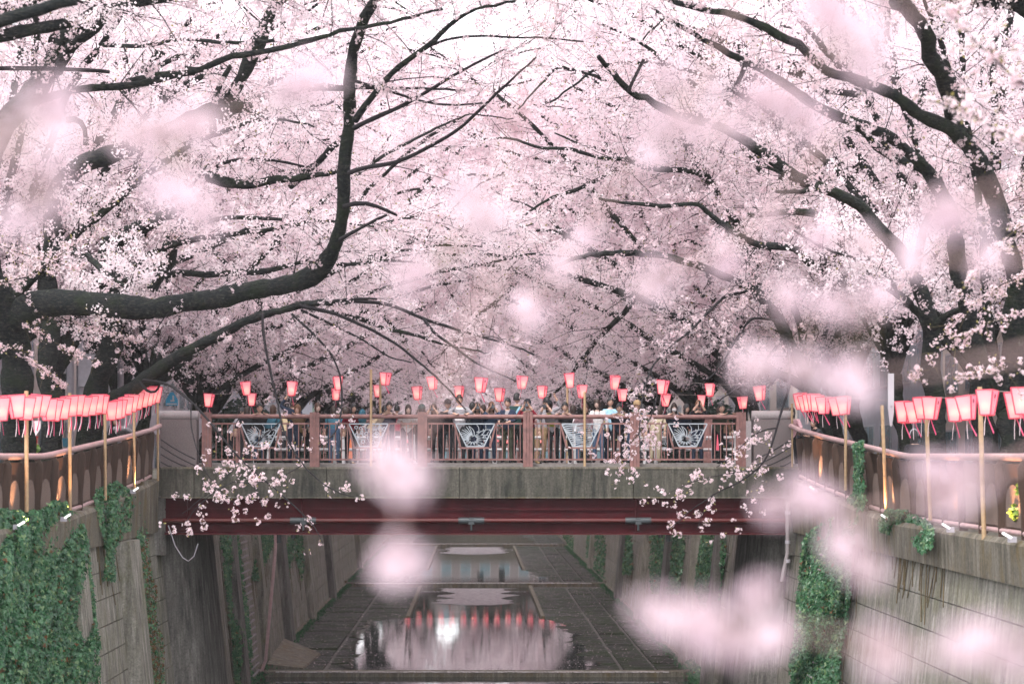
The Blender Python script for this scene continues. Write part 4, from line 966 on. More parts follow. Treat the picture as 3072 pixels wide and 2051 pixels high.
person('person in a dark teal knit cap behind the third post', 1264, 51.1, 1222, 180, 'side', 'black', 'black', 'black', 'short', cap='darkgreen')
person('person holding a small silver camera up beside the third post', 1310, 50.75, 1219, -10, 'camera', 'charcoal', 'black', 'brown', 'bob')
person('person in a dark cap standing behind the small silver camera', 1340, 51.6, 1200, 10, 'side', 'black', 'charcoal', 'black', 'short', cap='black')
person('tall person in a grey jacket over a white shirt resting hands on the rail', 1378, 50.72, 1183, 5, 'rail', 'grey', 'charcoal', 'brown', 'short', shirt='white')
person('person with black hair behind the tall grey jacketed person', 1400, 51.5, 1209, 150, 'side', 'black', 'black', 'black', 'bob')
person('person with dark brown hair stooping over the rail behind a black camera', 1432, 50.8, 1213, 0, 'camera', 'navy', 'navy', 'brown', 'bob')
person('person with ginger hair stooping over the rail behind a black camera', 1471, 50.8, 1210, 5, 'camera', 'denim', 'navy', 'ginger', 'bob')
person('person in a navy jacket and olive trousers gazing left with a camera at the waist', 1523, 50.62, 1194, -22, 'waist', 'navy', 'olive', 'black', 'short', shirt='grey')
person('person in a dark green coat with a pale blue strap, back turned', 1551, 51.5, 1178, 150, 'side', 'darkgreen', 'black', 'black', 'short')
person('person in a grey cap and maroon jacket aiming a large camera over the fourth post', 1586, 50.7, 1202, -8, 'camera', 'maroon', 'olive', 'black', 'short', cap='charcoal')
person('person in a grey coat with raised arm behind the maroon jacket', 1640, 51.6, 1190, 30, 'raise', 'grey', 'tan', 'black', 'short')
person('person in a black cap and lime top aiming a camera past the fourth post', 1662, 50.75, 1208, -25, 'camera', 'grey', 'black', 'brown', 'bob', cap='black', shirt='lime')
person('person with long dark hair and white top behind the drooping blossom', 1796, 51.0, 1198, -15, 'side', 'white', 'denim', 'brown', 'long', skin='skin_pale')
person('person in a pale blue shirt beside the long haired one behind the blossom', 1831, 51.3, 1190, 10, 'side', 'lightblue', 'navy', 'black', 'short')
person('person with black hair and navy coat bowing behind the drooping blossom', 1856, 50.8, 1218, 0, 'rail', 'navy', 'black', 'black', 'short')
person('person in a ginger brown cap near the fifth post', 1899, 51.2, 1206, 20, 'side', 'teal', 'denim', 'ginger', 'short', cap='tan')
person('person with sage scarf and sand coloured skirt beyond the fifth post', 1965, 51.0, 1226, 160, 'side', 'sand', 'sand', 'brown', 'bob')
person('person with a dark bob and a white face mask leaning on the rail', 2020, 50.75, 1216, 0, 'rail', 'navy', 'black', 'brown', 'bob', skin='skin_pale', mask=True)
person('person with black hair standing behind the masked one', 2042, 51.5, 1218, 20, 'side', 'navy', 'black', 'black', 'bob')
person('person with ginger brown hair in a black jacket holding up a black phone', 2094, 50.75, 1203, 0, 'camera', 'black', 'navy', 'ginger', 'short', phone=True)
person('pale faced person with black hair leaning over the rail end', 2380, 51.2, 1226, -10, 'lean', 'pink', 'black', 'black', 'bob', skin='skin_pale', ground='road', lean=30)
person('person in a dark jacket leaning far out over the railing holding a camera', 2472, 48.6, 1262, -65, 'lean', 'charcoal', 'black', 'black', 'short', ground='road', lean=40)
person('person with black hair and a hairband in a black coat behind the opposite railing', 2752, 40.5, 1290, 190, 'side', 'black', 'black', 'black', 'bob', ground='road')
person('person with short black hair and moustache looking over the ivy side railing', 382, 50, 1268, -25, 'side', 'grey', 'charcoal', 'black', 'short', ground='road')
for px, d, top, c, l_, h, st_, lb, po, f in ((775, 50.8, 1216, 'charcoal', 'denim', 'black', 'short', 'person in charcoal at the first flower panel gazing at the blossom', 'rail', 8), (905, 50.9, 1222, 'tan', 'black', 'ginger', 'bob', 'person with ginger hair and tan coat left of the second post', 'rail', -12), (1050, 50.9, 1216, 'maroon', 'black', 'black', 'bob', 'person in a maroon coat behind the first bamboo pole', 'side', 15), (1165, 50.8, 1210, 'navy', 'charcoal', 'black', 'short', 'person in navy looking at the viewer right of the ring panel', 'rail', 5), (1700, 50.8, 1212, 'charcoal', 'black', 'black', 'short', 'person in charcoal leaning on the rail by the rippled panel', 'rail', -8), (1745, 50.9, 1220, 'pink', 'denim', 'auburn', 'bob', 'person in pink beside the second bamboo pole', 'side', 12), (2155, 50.9, 1216, 'olive', 'black', 'black', 'short', 'person in olive next to the one raising a phone', 'rail', 10)):
    person(lb, px, d, top, f, po, c, l_, h, st_)
for k, (px, d, top, c, l_, f, lb) in enumerate(((690, 54.0, 1225, 'grey', 'black', 90, 'person in grey walking on the bridge road behind the first bay'), (1065, 54.5, 1222, 'white', 'tan', -90, 'person in a white top crossing the bridge road behind the ring panel'), (1190, 55.5, 1215, 'maroon', 'black', 180, 'person in maroon at the far railing of the bridge'), (1450, 55.8, 1214, 'navy', 'denim', 180, 'person in navy at the far railing behind the flower panel'), (1610, 54.5, 1222, 'tan', 'tan', 90, 'person in a long tan coat crossing the bridge road'), (1720, 55.6, 1216, 'white', 'black', 180, 'person in white at the far railing behind the rippled panel'), (1935, 55.4, 1214, 'olive', 'charcoal', 190, 'person in an olive coat at the far railing'), (2170, 54.8, 1220, 'brown', 'black', 200, 'person in a brown jacket behind the last railing bay'), (860, 55.4, 1218, 'beige', 'charcoal', 170, 'person in beige at the far railing behind the flower panel by the sign'))):
    person(lb, px, d, top, f, 'side', c, l_, ('black', 'brown')[k % 2], ('short', 'bob')[k % 2])

def build_people():
    jobs = []
    for q in PEOPLE:
        X = (q['px'] - VX) * q['d'] / FPX; Y = q['d']
        zg = DECK + .075 if not q['ground'] else float(zroad(Y))
        if q['d'] > 52 and not q['ground']: zg = DECK + .008 if 51.95 < q['d'] < 55.35 else DECK + .075
        H = CZ - (q['top'] - VY) * q['d'] / FPX - zg
        full = min(max(H, 1.60), 1.80) if q['lean'] is None else 1.66
        s = full / 1.70
        U = full - .88 * s
        a = 0.0
        if H < full - .015: a = math.acos(max(.35, min(1, (H - .88*s) / U)))
        if q['lean']: a = math.radians(q['lean'])
        if q['lean'] and H > .5: s = min(s, H / (.88 + .82 * math.cos(a)))
        f = math.radians(q['face'])
        u = np.array([0, -math.sin(a), math.cos(a)]); a2 = a * .55; u2 = np.array([0, -math.sin(a2), math.cos(a2)])
        hip = np.array([0, 0.0, .88*s]); waist = hip + u*.16*s; chest = hip + u*.36*s; nb = hip + u*.50*s; head = nb + u2*.19*s
        sh = hip + u*.455*s
        # keep the head where the picture shows it
        off = np.array([head[0], head[1]]) * .55
        rot = Matrix.Rotation(f, 3, 'Z')
        base = np.array([X, Y, zg])
        if abs(q['face']) < 60: base[1] += min(.45, -off[1])
        J = [hip, waist, chest, nb, nb + u2*.07*s]; Rr = [.125, .118, .128, .062, .052]; B = ['legs', 'coat', 'coat', 'coat', 'skin']; E = [(0,1),(1,2),(2,3),(3,4)]
        Rr = [r*s for r in Rr]
        hands = []
        for e in (-1, 1):
            S = sh + np.array([e*.165*s, 0, 0])
            local_rail = (np.array([0, D0 + .02 - base[1], 8.235 - zg]))
            if q['pose'] == 'camera': Hn = head + np.array([e*.075, -.20, -.035])*s; el = (S + Hn)/2 + np.array([e*.14, -.02, -.20])*s
            elif q['pose'] == 'rail': Hn = np.array([e*.13*s, min(-.25, local_rail[1]), local_rail[2] + .05]); el = (S + Hn)/2 + np.array([e*.13, .0, -.03])*s
            elif q['pose'] == 'waist': Hn = hip + np.array([e*.10 - .02, -.24, .18])*s; el = (S + Hn)/2 + np.array([e*.14, .08, -.06])*s
            elif q['pose'] == 'lean': Hn = nb + np.array([e*.12, -.38, -.22])*s; el = (S + Hn)/2 + np.array([e*.10, .05, -.12])*s
            elif q['pose'] == 'raise' and e > 0: Hn = head + np.array([.20, -.10, .12])*s; el = S + np.array([.20, -.08, .10])*s
            else: Hn = hip + np.array([e*.25, -.06, -.06])*s; el = (S + Hn)/2 + np.array([e*.03, .05, 0])*s
            k = len(J); J += [S, el, Hn]; Rr += [.068*s, .050*s, .034*s]; B += ['coat', 'coat', 'skin']; E += [(2, k), (k, k+1), (k+1, k+2)]
            hands.append((Hn, nrm(Hn - el)))
            k = len(J); hp = hip + np.array([e*.085, 0, -.03])*s; kn = np.array([e*.095*s, -.03*s, .47*s]); an = np.array([e*.10*s, .01, .09*s]); toe = np.array([e*.115*s, -.15*s, .045*s])
            J += [hp, kn, an, toe]; Rr += [.098*s, .066*s, .048*s, .040*s]; B += ['legs', 'legs', 'legs', 'shoe']; E += [(0, k), (k, k+1), (k+1, k+2), (k+2, k+3)]
        J = np.array(J)
        me = bpy.data.meshes.new('body'); me.from_pydata([tuple(v) for v in J], E, []); o = bpy.data.objects.new('tmp_body', me); COL.objects.link(o)
        o.modifiers.new('skin', 'SKIN').use_smooth_shade = True; o.modifiers.new('sub', 'SUBSURF').levels = 1
        sv = me.skin_vertices[0].data
        for i, r_ in enumerate(Rr): sv[i].radius = (r_ * (1.25 if i in (0, 1, 2) else 1), r_ * (.92 if i in (0, 1, 2) else 1))
        sv[0].use_root = True
        jobs.append((q, o, J, E, B, base, f, head, s, hands, a2))
    dg = bpy.context.evaluated_depsgraph_get(); dg.update()
    out = []
    for q, o, J, E, B, base, f, head, s, hands, a2 in jobs:
        me = bpy.data.meshes.new_from_object(o.evaluated_get(dg)); out.append(me)
    for (q, o, J, E, B, base, f, head, s, hands, a2), me in zip(jobs, out):
        bpy.data.objects.remove(o)
        V = np.zeros(len(me.vertices)*3); me.vertices.foreach_get('co', V); V = V.reshape(-1, 3)
        Fs = [tuple(p.vertices) for p in me.polygons]; bpy.data.meshes.remove(me)
        C = np.array([V[list(fv)].mean(0) for fv in Fs]) if Fs else np.zeros((0, 3))
        best = np.full(len(C), 1e9); lab = np.zeros(len(C), int); tt = np.zeros(len(C))
        for ei, (a, b) in enumerate(E):
            ab = J[b] - J[a]; t = np.clip(((C - J[a]) @ ab) / (ab @ ab + 1e-9), 0, 1); dd = np.linalg.norm(C - J[a] - t[:, None]*ab, axis=1); m_ = dd < best
            best[m_] = dd[m_]; lab[m_] = ei; tt[m_] = t[m_]
        mats = []
        for ei, t, c in zip(lab, tt, C):
            a, b = E[ei]; k = B[a] if t < .62 else B[b]
            if (a, b) == (3, 4): k = 'skin'
            if (a, b) == (0, 1): k = 'legs' if t < .15 else 'coat'
            if q['shirt'] and k == 'coat' and ei in (1, 2) and abs(c[0]) < .06*s and c[1] < J[a][1] + .02: k = 'shirt'
            mats.append({'coat': 'cloth_' + q['coat'], 'legs': 'cloth_' + q['legs'], 'skin': q['skin'], 'shoe': 'cloth_black', 'shirt': 'cloth_' + (q['shirt'] or 'white')}[k])
        mb = MB()
        first = True
        for kk in (3, 4):
            sel = [i for i, fv in enumerate(Fs) if len(fv) == kk]
            if sel:
                F = np.array([Fs[i] for i in sel]); mi = np.array([mb.mi(mats[i]) for i in sel])
                mb.ch.append((V if first else np.zeros((0, 3)), F if first else F - len(V), mi)); first = False
        head_part(mb, head, q['skin'], s)
        p = thing('person', q['label'], 'person', tuple(base), q['group'], (0, 0, f))
        o = put('body', mb.mesh('body', smooth=True), p)
        put('face', face_mb(head, s, q['mask']).mesh('face'), p)
        put('hair', hair_mb(head, 'hair_' + q['hair'], q['style'], s).mesh('hair', smooth=True), p)
        if q['cap']: put('cap', cap_mb(head, 'cloth_' + q['cap'], s).mesh('cap', smooth=True), p)
        if q['mask']:
            mk = MB(); mk.sphere(np.array(head) + s*np.array((0, -.048, -.05)), (.066*s, .062*s, .052*s), 'white_paint', 10, 7); put('face_mask', mk.mesh('face_mask', smooth=True), p)
        for (Hn, dr), e in zip(hands, (-1, 1)):
            quat = Vector((0, 0, -1)).rotation_difference(Vector(dr)); h = put('hand', HAND, p); h.rotation_mode = 'QUATERNION'; h.rotation_quaternion = quat; h.location = tuple(Hn - np.array(dr)*.01); h.scale = (-e*s, s, s)
        rm = np.array(Matrix.Rotation(f, 3, 'Z'))
        if q['pose'] == 'camera' and abs(q['face']) < 90:
            P = base + rm @ (head + np.array([0, -.165, -.005])*s)
            if q['phone']:
                m2 = MB(); m2.box((-.038, -.006, -.075), (.038, .006, .075), 'camera_black'); m2.box((-.033, .0062, -.068), (.033, .0075, .068), 'lens_glass'); t = solo('phone', m2, 'black phone held up before the ginger haired person', 'phone'); t.location = tuple(P - np.array([0, .03, -.02])); t.rotation_euler = (0, .12, f)
            else:
                big = 'maroon' in q['label'] or 'black camera' in q['label'] or 'lime' in q['label']
                camera_thing(P, f, {'maroon': 'large black camera aimed by the person in the maroon jacket', 'lime': 'black camera aimed by the person in the lime top', 'silver': 'small camera held by the person beside the third post', 'ginger': 'black camera held by the ginger haired person stooping'}.get(next((w for w in ('maroon', 'lime', 'silver', 'ginger') if w in q['label']), ''), 'black camera held by the dark haired person stooping'), big)
        if q['pose'] == 'waist' and 'navy' in q['coat']:
            P = base + rm @ (J[0] + np.array([-.02, -.26, .20])*s); camera_thing(P, f, 'black camera hanging at the waist of the person gazing left', True, .3)
        if q['pose'] == 'lean' and q['coat'] == 'charcoal':
            P = base + rm @ (J[3] + np.array([0, -.46, -.24])*s); camera_thing(P, f, 'black camera held out over the opposite railing', True)
        if 'strap' in q['label']:
            m2 = MB(); m2.bar((-.15*s, .125, 1.36*s), (.13*s, .15, .95*s), .05, .012, 'cloth_lightblue', (0, 1, 0)); put('strap', m2.mesh('strap'), p)
        if 'backpack' in q['label']:
            m2 = MB(); m2.sphere((0, .19*s, 1.2*s), (.15, .10, .21), 'cloth_teal', 10, 8); put('backpack', m2.mesh('backpack', smooth=True), p)
        if 'hairband' in q['label']:
            m2 = MB(); m2.tube([np.array(head) + s*np.array((.094*math.cos(t), .01, .145*math.sin(t))) for t in np.linspace(0, PI, 9)], .010, 'pole_grey', 6); put('hairband', m2.mesh('hairband', smooth=True), p)
build_people()
# ------------------------------------------------------------------ blossom and trees
def frames(nv):
    ref = np.where(np.abs(nv[:, 2:3]) < .9, np.array([0, 0, 1.]), np.array([1., 0, 0]))
    u = nrm(np.cross(ref, nv)); return u, np.cross(nv, u)
def flower_template(lod):
    V, F, M = [(0, 0, 0)], [], []
    for k in range(5):
        a = k * 2*PI/5; c, s = math.cos(a), math.sin(a)
        def rot(x, y, z): return (x*c - y*s, x*s + y*c, z)
        b = len(V)
        if lod == 0:
            V += [rot(.16, -.06, .02), rot(.16, .06, .02), rot(.62, -.40, .20), rot(.62, .40, .20), rot(.98, -.17, .30), rot(.98, .17, .30), rot(.66, 0, .12)]
            F += [(0, b, b+6, b+1), (b, b+2, b+4, b+6), (b+1, b+6, b+5, b+3), (b+6, b+4, b+5, b+5)]
        elif lod == 1:
            V += [rot(.60, -.42, .22), rot(1.0, 0, .30), rot(.60, .42, .22)]; F += [(0, b, b+1, b+2)]
        else:
            V += [rot(.98, -.42, .30), rot(.98, .42, .30)]; F += [(0, b, b+1)]
    return np.array(V, float), F
def flowers(mb, C, Nn, rad, lod, rng, petal='petal', heart=.30):
    """C centres, Nn facing, rad radii"""
    N = len(C)
    if N == 0: return
    sp = rng.uniform(0, 2*PI, N); u, v = frames(Nn); u2 = u*np.cos(sp)[:, None] + v*np.sin(sp)[:, None]; v2 = np.cross(Nn, u2)
    if lod == 3:   # a cupped blade of petals, only for far crowns
        w = rad * rng.uniform(.7, 1.1, N); h = rad * rng.uniform(.7, 1.1, N)
        P = np.stack([C - u2*w[:, None] + Nn*(.35*rad)[:, None], C - v2*h[:, None] - Nn*(.1*rad)[:, None], C + u2*w[:, None] + Nn*(.35*rad)[:, None], C + v2*h[:, None] - Nn*(.1*rad)[:, None]], 1).reshape(-1, 3)
        mb.add(P, np.arange(4*N).reshape(-1, 4), petal); return
    T, F = flower_template(lod)
    P = C[:, None] + rad[:, None, None] * (T[None, :, 0:1]*u2[:, None] + T[None, :, 1:2]*v2[:, None] + T[None, :, 2:3]*Nn[:, None])
    off = (np.arange(N) * len(T))[:, None, None]
    k = 4 if lod < 2 else 3
    if lod == 0:
        F3 = [(f[0], f[1], f[2]) for f in F if f[2] == f[3]]; F4 = [f for f in F if f[2] != f[3]]
        mb.add(P.reshape(-1, 3), (np.array(F4)[None] + off).reshape(-1, 4), petal)
        mb.ch.append((np.zeros((0, 3)), (np.array(F3)[None] + off).reshape(-1, 3) - N*len(T), mb.mi(petal)))
    else: mb.add(P.reshape(-1, 3), (np.array(F)[None] + off).reshape(-1, k), petal)
    # dark red heart, and the calyx behind
    a = [0, 2*PI/3, 4*PI/3]; h = .09
    for sgn, sz in ((1, heart), (-1, .34)):
        Q = C[:, None] + rad[:, None, None] * (np.stack([sz*(math.cos(t)*u2 + math.sin(t)*v2) + (h if sgn > 0 else -.12)*Nn for t in a], 1))
        if lod >= 2: Q = Q[::2]
        mb.add(Q.reshape(-1, 3), np.arange(Q.shape[0]*3).reshape(-1, 3), 'calyx')
def clusters(mb, P, nf, rf, rc, lod, rng, petal='petal', leaf=.18, stems=False, leafm='young_leaf'):
    """balls of blossom at points P"""
    N = len(P)
    if N == 0: return
    k = rng.integers(max(1, nf - 2), nf + 3, N); idx = np.repeat(np.arange(N), k); n = len(idx)
    d = nrm(rng.normal(0, 1, (n, 3)) + np.array([0, 0, -.25])); ctr = P[idx] + d * (rc * rng.uniform(.45, 1.15, n))[:, None]
    flowers(mb, ctr, nrm(d + rng.normal(0, .35, (n, 3))), rf * rng.uniform(.8, 1.2, n), lod, rng, petal)
    if stems: mb.tubes(np.stack([P[idx], (P[idx]*.4 + ctr*.6) , ctr], 1), np.full((n, 3), .0016), 'stem', 3)
    m = rng.random(N) < leaf; Q = P[m]; q = len(Q)
    if q:
        e = nrm(rng.normal(0, 1, (q, 3))); w = nrm(np.cross(e, rng.normal(0, 1, (q, 3)))); L = rf * rng.uniform(1.2, 2.4, q)[:, None]; b = Q + e * rc * .8
        mb.add(np.stack([b, b + e*L*.5 + w*L*.3, b + e*L, b + e*L*.5 - w*L*.3], 1).reshape(-1, 3), np.arange(4*q).reshape(-1, 4), leafm)
def in_gap(P):
    """the bright opening where the crowns of the two banks do not quite meet"""
    s = P[:, 1] / 45.0
    u = (P[:, 0] / s - 1.25) / .8; v = ((P[:, 2] - CZ) / s - 7.35) / .58
    u = u - .35 * v
    n = .35 * np.sin(P[:, 0] * 3.1 + P[:, 2] * 2.3) + .3 * np.sin(P[:, 1] * 1.7 + P[:, 2] * 4.1)
    r = u*u + v*v
    return (r + n < 1.0) | ((r < 4.5) & (R.random(len(P)) < .55 * (1 - r / 4.5)))
def low_limit(P):
    """blossom keeps clear of the river's air space and of the people's heads"""
    x = np.abs(P[:, 0]); z = P[:, 2] - CZ; far = np.clip((P[:, 1] - 58) / 12, 0, 1)
    return z > 1.75 - .7*far + np.clip((x - 8.2) / 2.5, 0, 1) * (1.6 - 1.0*far) + .35 * np.sin(P[:, 0] * 1.3 + P[:, 1] * .7) + .25 * np.sin(P[:, 1] * 2.1)
def resample(P, rad, step):
    P = np.asarray(P, float); d = np.concatenate([[0], np.cumsum(np.linalg.norm(np.diff(P, axis=0), axis=1))]); n = max(3, int(d[-1] / step) + 1)
    t = np.linspace(0, d[-1], n)
    # smooth through the points
    Q = np.stack([np.interp(t, d, P[:, k]) for k in range(3)], 1); r = np.interp(t, d, rad)
    for _ in range(2): Q[1:-1] = .25*Q[:-2] + .5*Q[1:-1] + .25*Q[2:]
    return Q, r
def spawn(P, rad, rng, gap, L, up=.15, start=.12, lbias=(0, 0, 0)):
    """side shoots along a limb -> (N,6,3) paths, (N,6) radii"""
    d = np.concatenate([[0], np.cumsum(np.linalg.norm(np.diff(P, axis=0), axis=1))]); tot = d[-1]; n = max(1, int(tot * (1 - start) / gap))
    t = np.sort(rng.uniform(start * tot, tot, n)); B = np.stack([np.interp(t, d, P[:, k]) for k in range(3)], 1); r0 = np.interp(t, d, rad)
    T = nrm(np.gradient(P, axis=0)); Tt = np.stack([np.interp(t, d, T[:, k]) for k in range(3)], 1)
    D = nrm(nrm(rng.normal(0, 1, (n, 3)) * [1, 1, .75]) + .75*Tt + np.array([0, 0, up]) + np.asarray(lbias))
    ln = L * rng.uniform(.45, 1.2, n) * (1 - .45 * t / tot)
    s = np.linspace(0, 1, 5); bend = rng.normal(0, .16, (n, 3)) + np.array([0, 0, -.10])
    Q = B[:, None] + (D[:, None] * s[:, None] + bend[:, None] * (s**2)[:, None]) * ln[:, None, None] + rng.normal(0, .018, (n, 5, 3)) * ln[:, None, None] * s[:, None]
    w = np.minimum(r0 * .5, .004 + .0065 * ln)[:, None] * (1 - .75 * s)
    return Q, np.maximum(w, .004)
def spawn2(Q, W, rng, k, L):
    N = len(Q); idx = np.repeat(np.arange(N), k); n = len(idx)
    if n == 0: return np.zeros((0, 3, 3)), np.zeros((0, 3))
    s = rng.uniform(.18, 1.0, n) * 3.999; i = s.astype(int); f = (s - i)[:, None]; B = Q[idx, i]*(1-f) + Q[idx, i+1]*f; w0 = W[idx, i]
    T = nrm(Q[idx, i+1] - Q[idx, i]); D = nrm(rng.normal(0, 1, (n, 3))*[1, 1, .8] + .8*T + [0, 0, .05]); ln = L * rng.uniform(.35, 1.2, n)
    u = np.linspace(0, 1, 3); bend = rng.normal(0, .2, (n, 3)) + [0, 0, -.12]
    P = B[:, None] + (D[:, None]*u[:, None] + bend[:, None]*(u**2)[:, None]) * ln[:, None, None]
    return P, np.maximum(w0[:, None] * .6 * (1 - .7*u), .0035)
def along(Q, per, rng):
    N, K, _ = Q.shape
    if N == 0: return np.zeros((0, 3))
    idx = np.repeat(np.arange(N), per); s = rng.uniform(.1, 1.0, len(idx)) * (K - 1.001); i = s.astype(int); f = (s - i)[:, None]
    return Q[idx, i]*(1-f) + Q[idx, i+1]*f
CLUSTER = []
def cluster_variants():
    rng = np.random.default_rng(4)
    for k in range(6):
        mb = MB(); clusters(mb, np.zeros((1, 3)), 8 if k < 4 else 4, .021, .048, 0, rng, 'petal', 1.0, True); CLUSTER.append(mb.mesh('blossom_cluster'))
cluster_variants()
def tree(label, limbs, base, rng, subgap=.20, subL=1.5, k2=4, twL=.55, per=(2, 2), nf=9, rf=.022, rc=.065, lod=2, petal='petal', bare=(), group='cherry trees along the river', keep=None, hand=()):
    """limbs: list of (path, radii, density); the first is the trunk"""
    t = thing('cherry_tree', label, 'tree', tuple(base), group)
    tw = MB(); cr = MB(); pts = []
    for k, (P, r, dens) in enumerate(limbs):
        Q, q = resample(P, r, .19)
        jit = 1 + .05 * np.sin(np.arange(len(q)) * 1.9 + k) + rng.normal(0, .035, len(q)); big = q.max() > .05
        if big and len(Q) > 8:   # crooked, swelling and thinning like old cherry wood
            w_ = rng.normal(0, 1, (len(Q) // 4 + 3, 4)); tt_ = np.linspace(0, len(w_) - 1.001, len(Q)); sm = np.stack([np.interp(tt_, np.arange(len(w_)), w_[:, z]) for z in range(4)], 1); env = np.minimum(1, np.arange(len(Q)) / 4)[:, None]
            Q = Q + sm[:, :3] * env * np.minimum(q, .16)[:, None] * .30; jit = jit * (1 + .10 * sm[:, 3])
        mb = MB(); Qn = Q + (rng.normal(0, .012, Q.shape) if big else rng.normal(0, .006, Q.shape)) * np.linspace(0, 1, len(Q))[:, None]
        mb.tube(Qn, q * jit, 'bark' if big else 'twig', 12 if q.max() > .12 else 8 if big else 5)
        if big:      # knots and stubs
            for z in range(max(1, len(Q) // 9)):
                i = rng.integers(1, len(Q) - 1); mb.sphere(Qn[i] + nrm(rng.normal(0, 1, 3)) * q[i] * .75, q[i] * rng.uniform(.3, .5), 'bark', 7, 5)
        part('trunk' if k == 0 else 'limb', mb, t, True)
        if dens > 0:
            S, W = spawn(Q, q, rng, subgap / dens, subL * min(1, .45 + .2 * len(Q) * .16), start=.25 if k == 0 else .08)
            if keep is not None and len(S): m = keep(S[:, -1]) & keep(S[:, 2]); S, W = S[m], W[m]
            tw.tubes(S, W, 'twig', 3); T2, W2 = spawn2(S, W, rng, k2, twL)
            if keep is not None and len(T2): m = keep(T2[:, -1]); T2, W2 = T2[m], W2[m]
            vis = rng.random(len(T2)) < (.5 if lod == 3 else 1.1); tw.tubes(T2[vis], W2[vis], 'twig', 3)
            pts += [along(S, per[0], rng), along(T2, per[1], rng)]
            if q.max() < .03: pts.append(Qn[rng.integers(0, len(Qn), max(2, int(len(Qn)*.5)))])
    if tw.ch: part('twig_spray', tw, t, kind='stuff')
    if pts:
        P = np.concatenate(pts) + rng.normal(0, .03, (sum(len(p) for p in pts), 3)); 
        if keep is not None: P = P[keep(P)]
        clusters(cr, P, nf, rf, rc, lod, rng, petal); part('crown', cr, t, kind='stuff')
    for P in hand:      # sprays close enough to tell their clusters apart
        Pq = np.array(P); o = put('blossom_cluster', CLUSTER[rng.integers(0, 6)], t, tuple(Pq - base), tuple(rng.uniform(0, 6.3, 3)), float(rng.uniform(.85, 1.35)))
    return t
def keep_all(P): return ~in_gap(P) & low_limit(P)
def LM(pts, d0, d1, w0, w1, dens=1.0, wl=None):
    """a limb read off the photograph: pixels, depth at both ends (m), width at both ends (px)"""
    n = len(pts); t = np.linspace(0, 1, n); d = d0 + (d1 - d0) * t; w = w0 + (w1 - w0) * t if wl is None else np.interp([p[0] if wl[0][0] >= 0 else p[1] for p in pts], [abs(q[0]) for q in wl], [q[1] for q in wl])
    return (np.array([PT(p[0], p[1], dd) for p, dd in zip(pts, d)]), w * d / FPX / 2, dens)
def hang(pts, d0, d1, n, rng, spread=.10, t0=0.0):
    """points for clusters hanging along a thin shoot"""
    P = np.array([PT(p[0], p[1], d0 + (d1 - d0) * k / (len(pts) - 1)) for k, p in enumerate(pts)]); Q, _ = resample(P, np.ones(len(P)), .05)
    i = rng.integers(int(t0*len(Q)), len(Q), n); return list(Q[i] + rng.normal(0, spread, (n, 3)) * [1, 1, 1] + [0, 0, -.03])

rng = np.random.default_rng(21)
# --- the big spreading tree at the left edge
tree('great dark cherry tree at the left whose thick limb bends upright over the river', [
    LM([(58, 1425), (52, 1300), (48, 1150), (38, 1020), (5, 930), (-45, 820), (-60, 680), (-35, 500), (10, 384), (70, 300), (136, 220), (173, 155), (234, 70), (300, 0), (345, -70)], 42, 37, 104, 52, .5),
    LM([(-60, 985), (20, 945), (94, 908), (190, 908), (281, 914), (375, 919), (468, 918), (609, 905), (749, 876), (830, 857), (890, 843), (940, 826), (972, 795), (1000, 760), (1022, 710), (1035, 660), (1036, 560), (1040, 468), (1049, 281), (1052, 200), (1058, 130), (1084, 70), (1131, 0), (1150, -50)], 41, 34, 112, 30, .55, [(0, 105), (94, 84), (190, 72), (375, 70), (609, 62), (749, 54), (940, 52), (1000, 44), (1036, 36), (1060, 34), (1150, 28)]),
    LM([(40, 330), (70, 309), (164, 287), (234, 267), (375, 258), (515, 229), (632, 197), (702, 164), (773, 160), (890, 136), (1007, 98), (1094, 82), (1211, 56), (1330, 25)], 37, 33, 30, 9, .7),
    LM([(172, 215), (211, 150), (304, 66), (351, 30), (412, 0), (450, -30)], 37.5, 36, 34, 24, .6),
    LM([(-40, 80), (30, 48), (140, 28), (230, 0)], 24, 24, 42, 34, .5),
    LM([(-20, 206), (164, 206), (328, 215)], 35, 35, 15, 12, .5),
    LM([(1065, 362), (1100, 310), (1164, 225), (1211, 183), (1290, 136), (1375, 51), (1445, 23), (1548, 0)], 35, 33, 22, 9, .7),
    LM([(1270, 147), (1330, 120), (1375, 110), (1468, 108), (1562, 114), (1656, 112), (1749, 126)], 34, 33, 10, 5, .6),
    LM([(1045, 520), (1100, 500), (1187, 492), (1281, 445), (1375, 393), (1454, 314), (1515, 258), (1562, 211), (1609, 173)], 35, 33, 16, 6, .5),
    LM([(1062, 385), (1108, 361), (1211, 318), (1281, 276), (1356, 229), (1468, 169), (1515, 150)], 35, 34, 17, 6, .5),
    LM([(1065, 243), (1187, 281), (1281, 309), (1375, 318), (1454, 309)], 35, 33.5, 10, 5, .5),
    LM([(1030, 262), (1150, 265), (1281, 267), (1400, 272)], 36, 35, 13, 6, .5),
    LM([(1028, 620), (1100, 600), (1170, 640), (1190, 645)], 35.5, 36, 16, 8, .5),
    LM([(1020, 720), (1070, 690), (1160, 645)], 35.5, 35, 14, 8, .4),
    ], (-9.1, 42, 6.05), rng, subgap=.30, subL=1.7, k2=4, keep=keep_all)
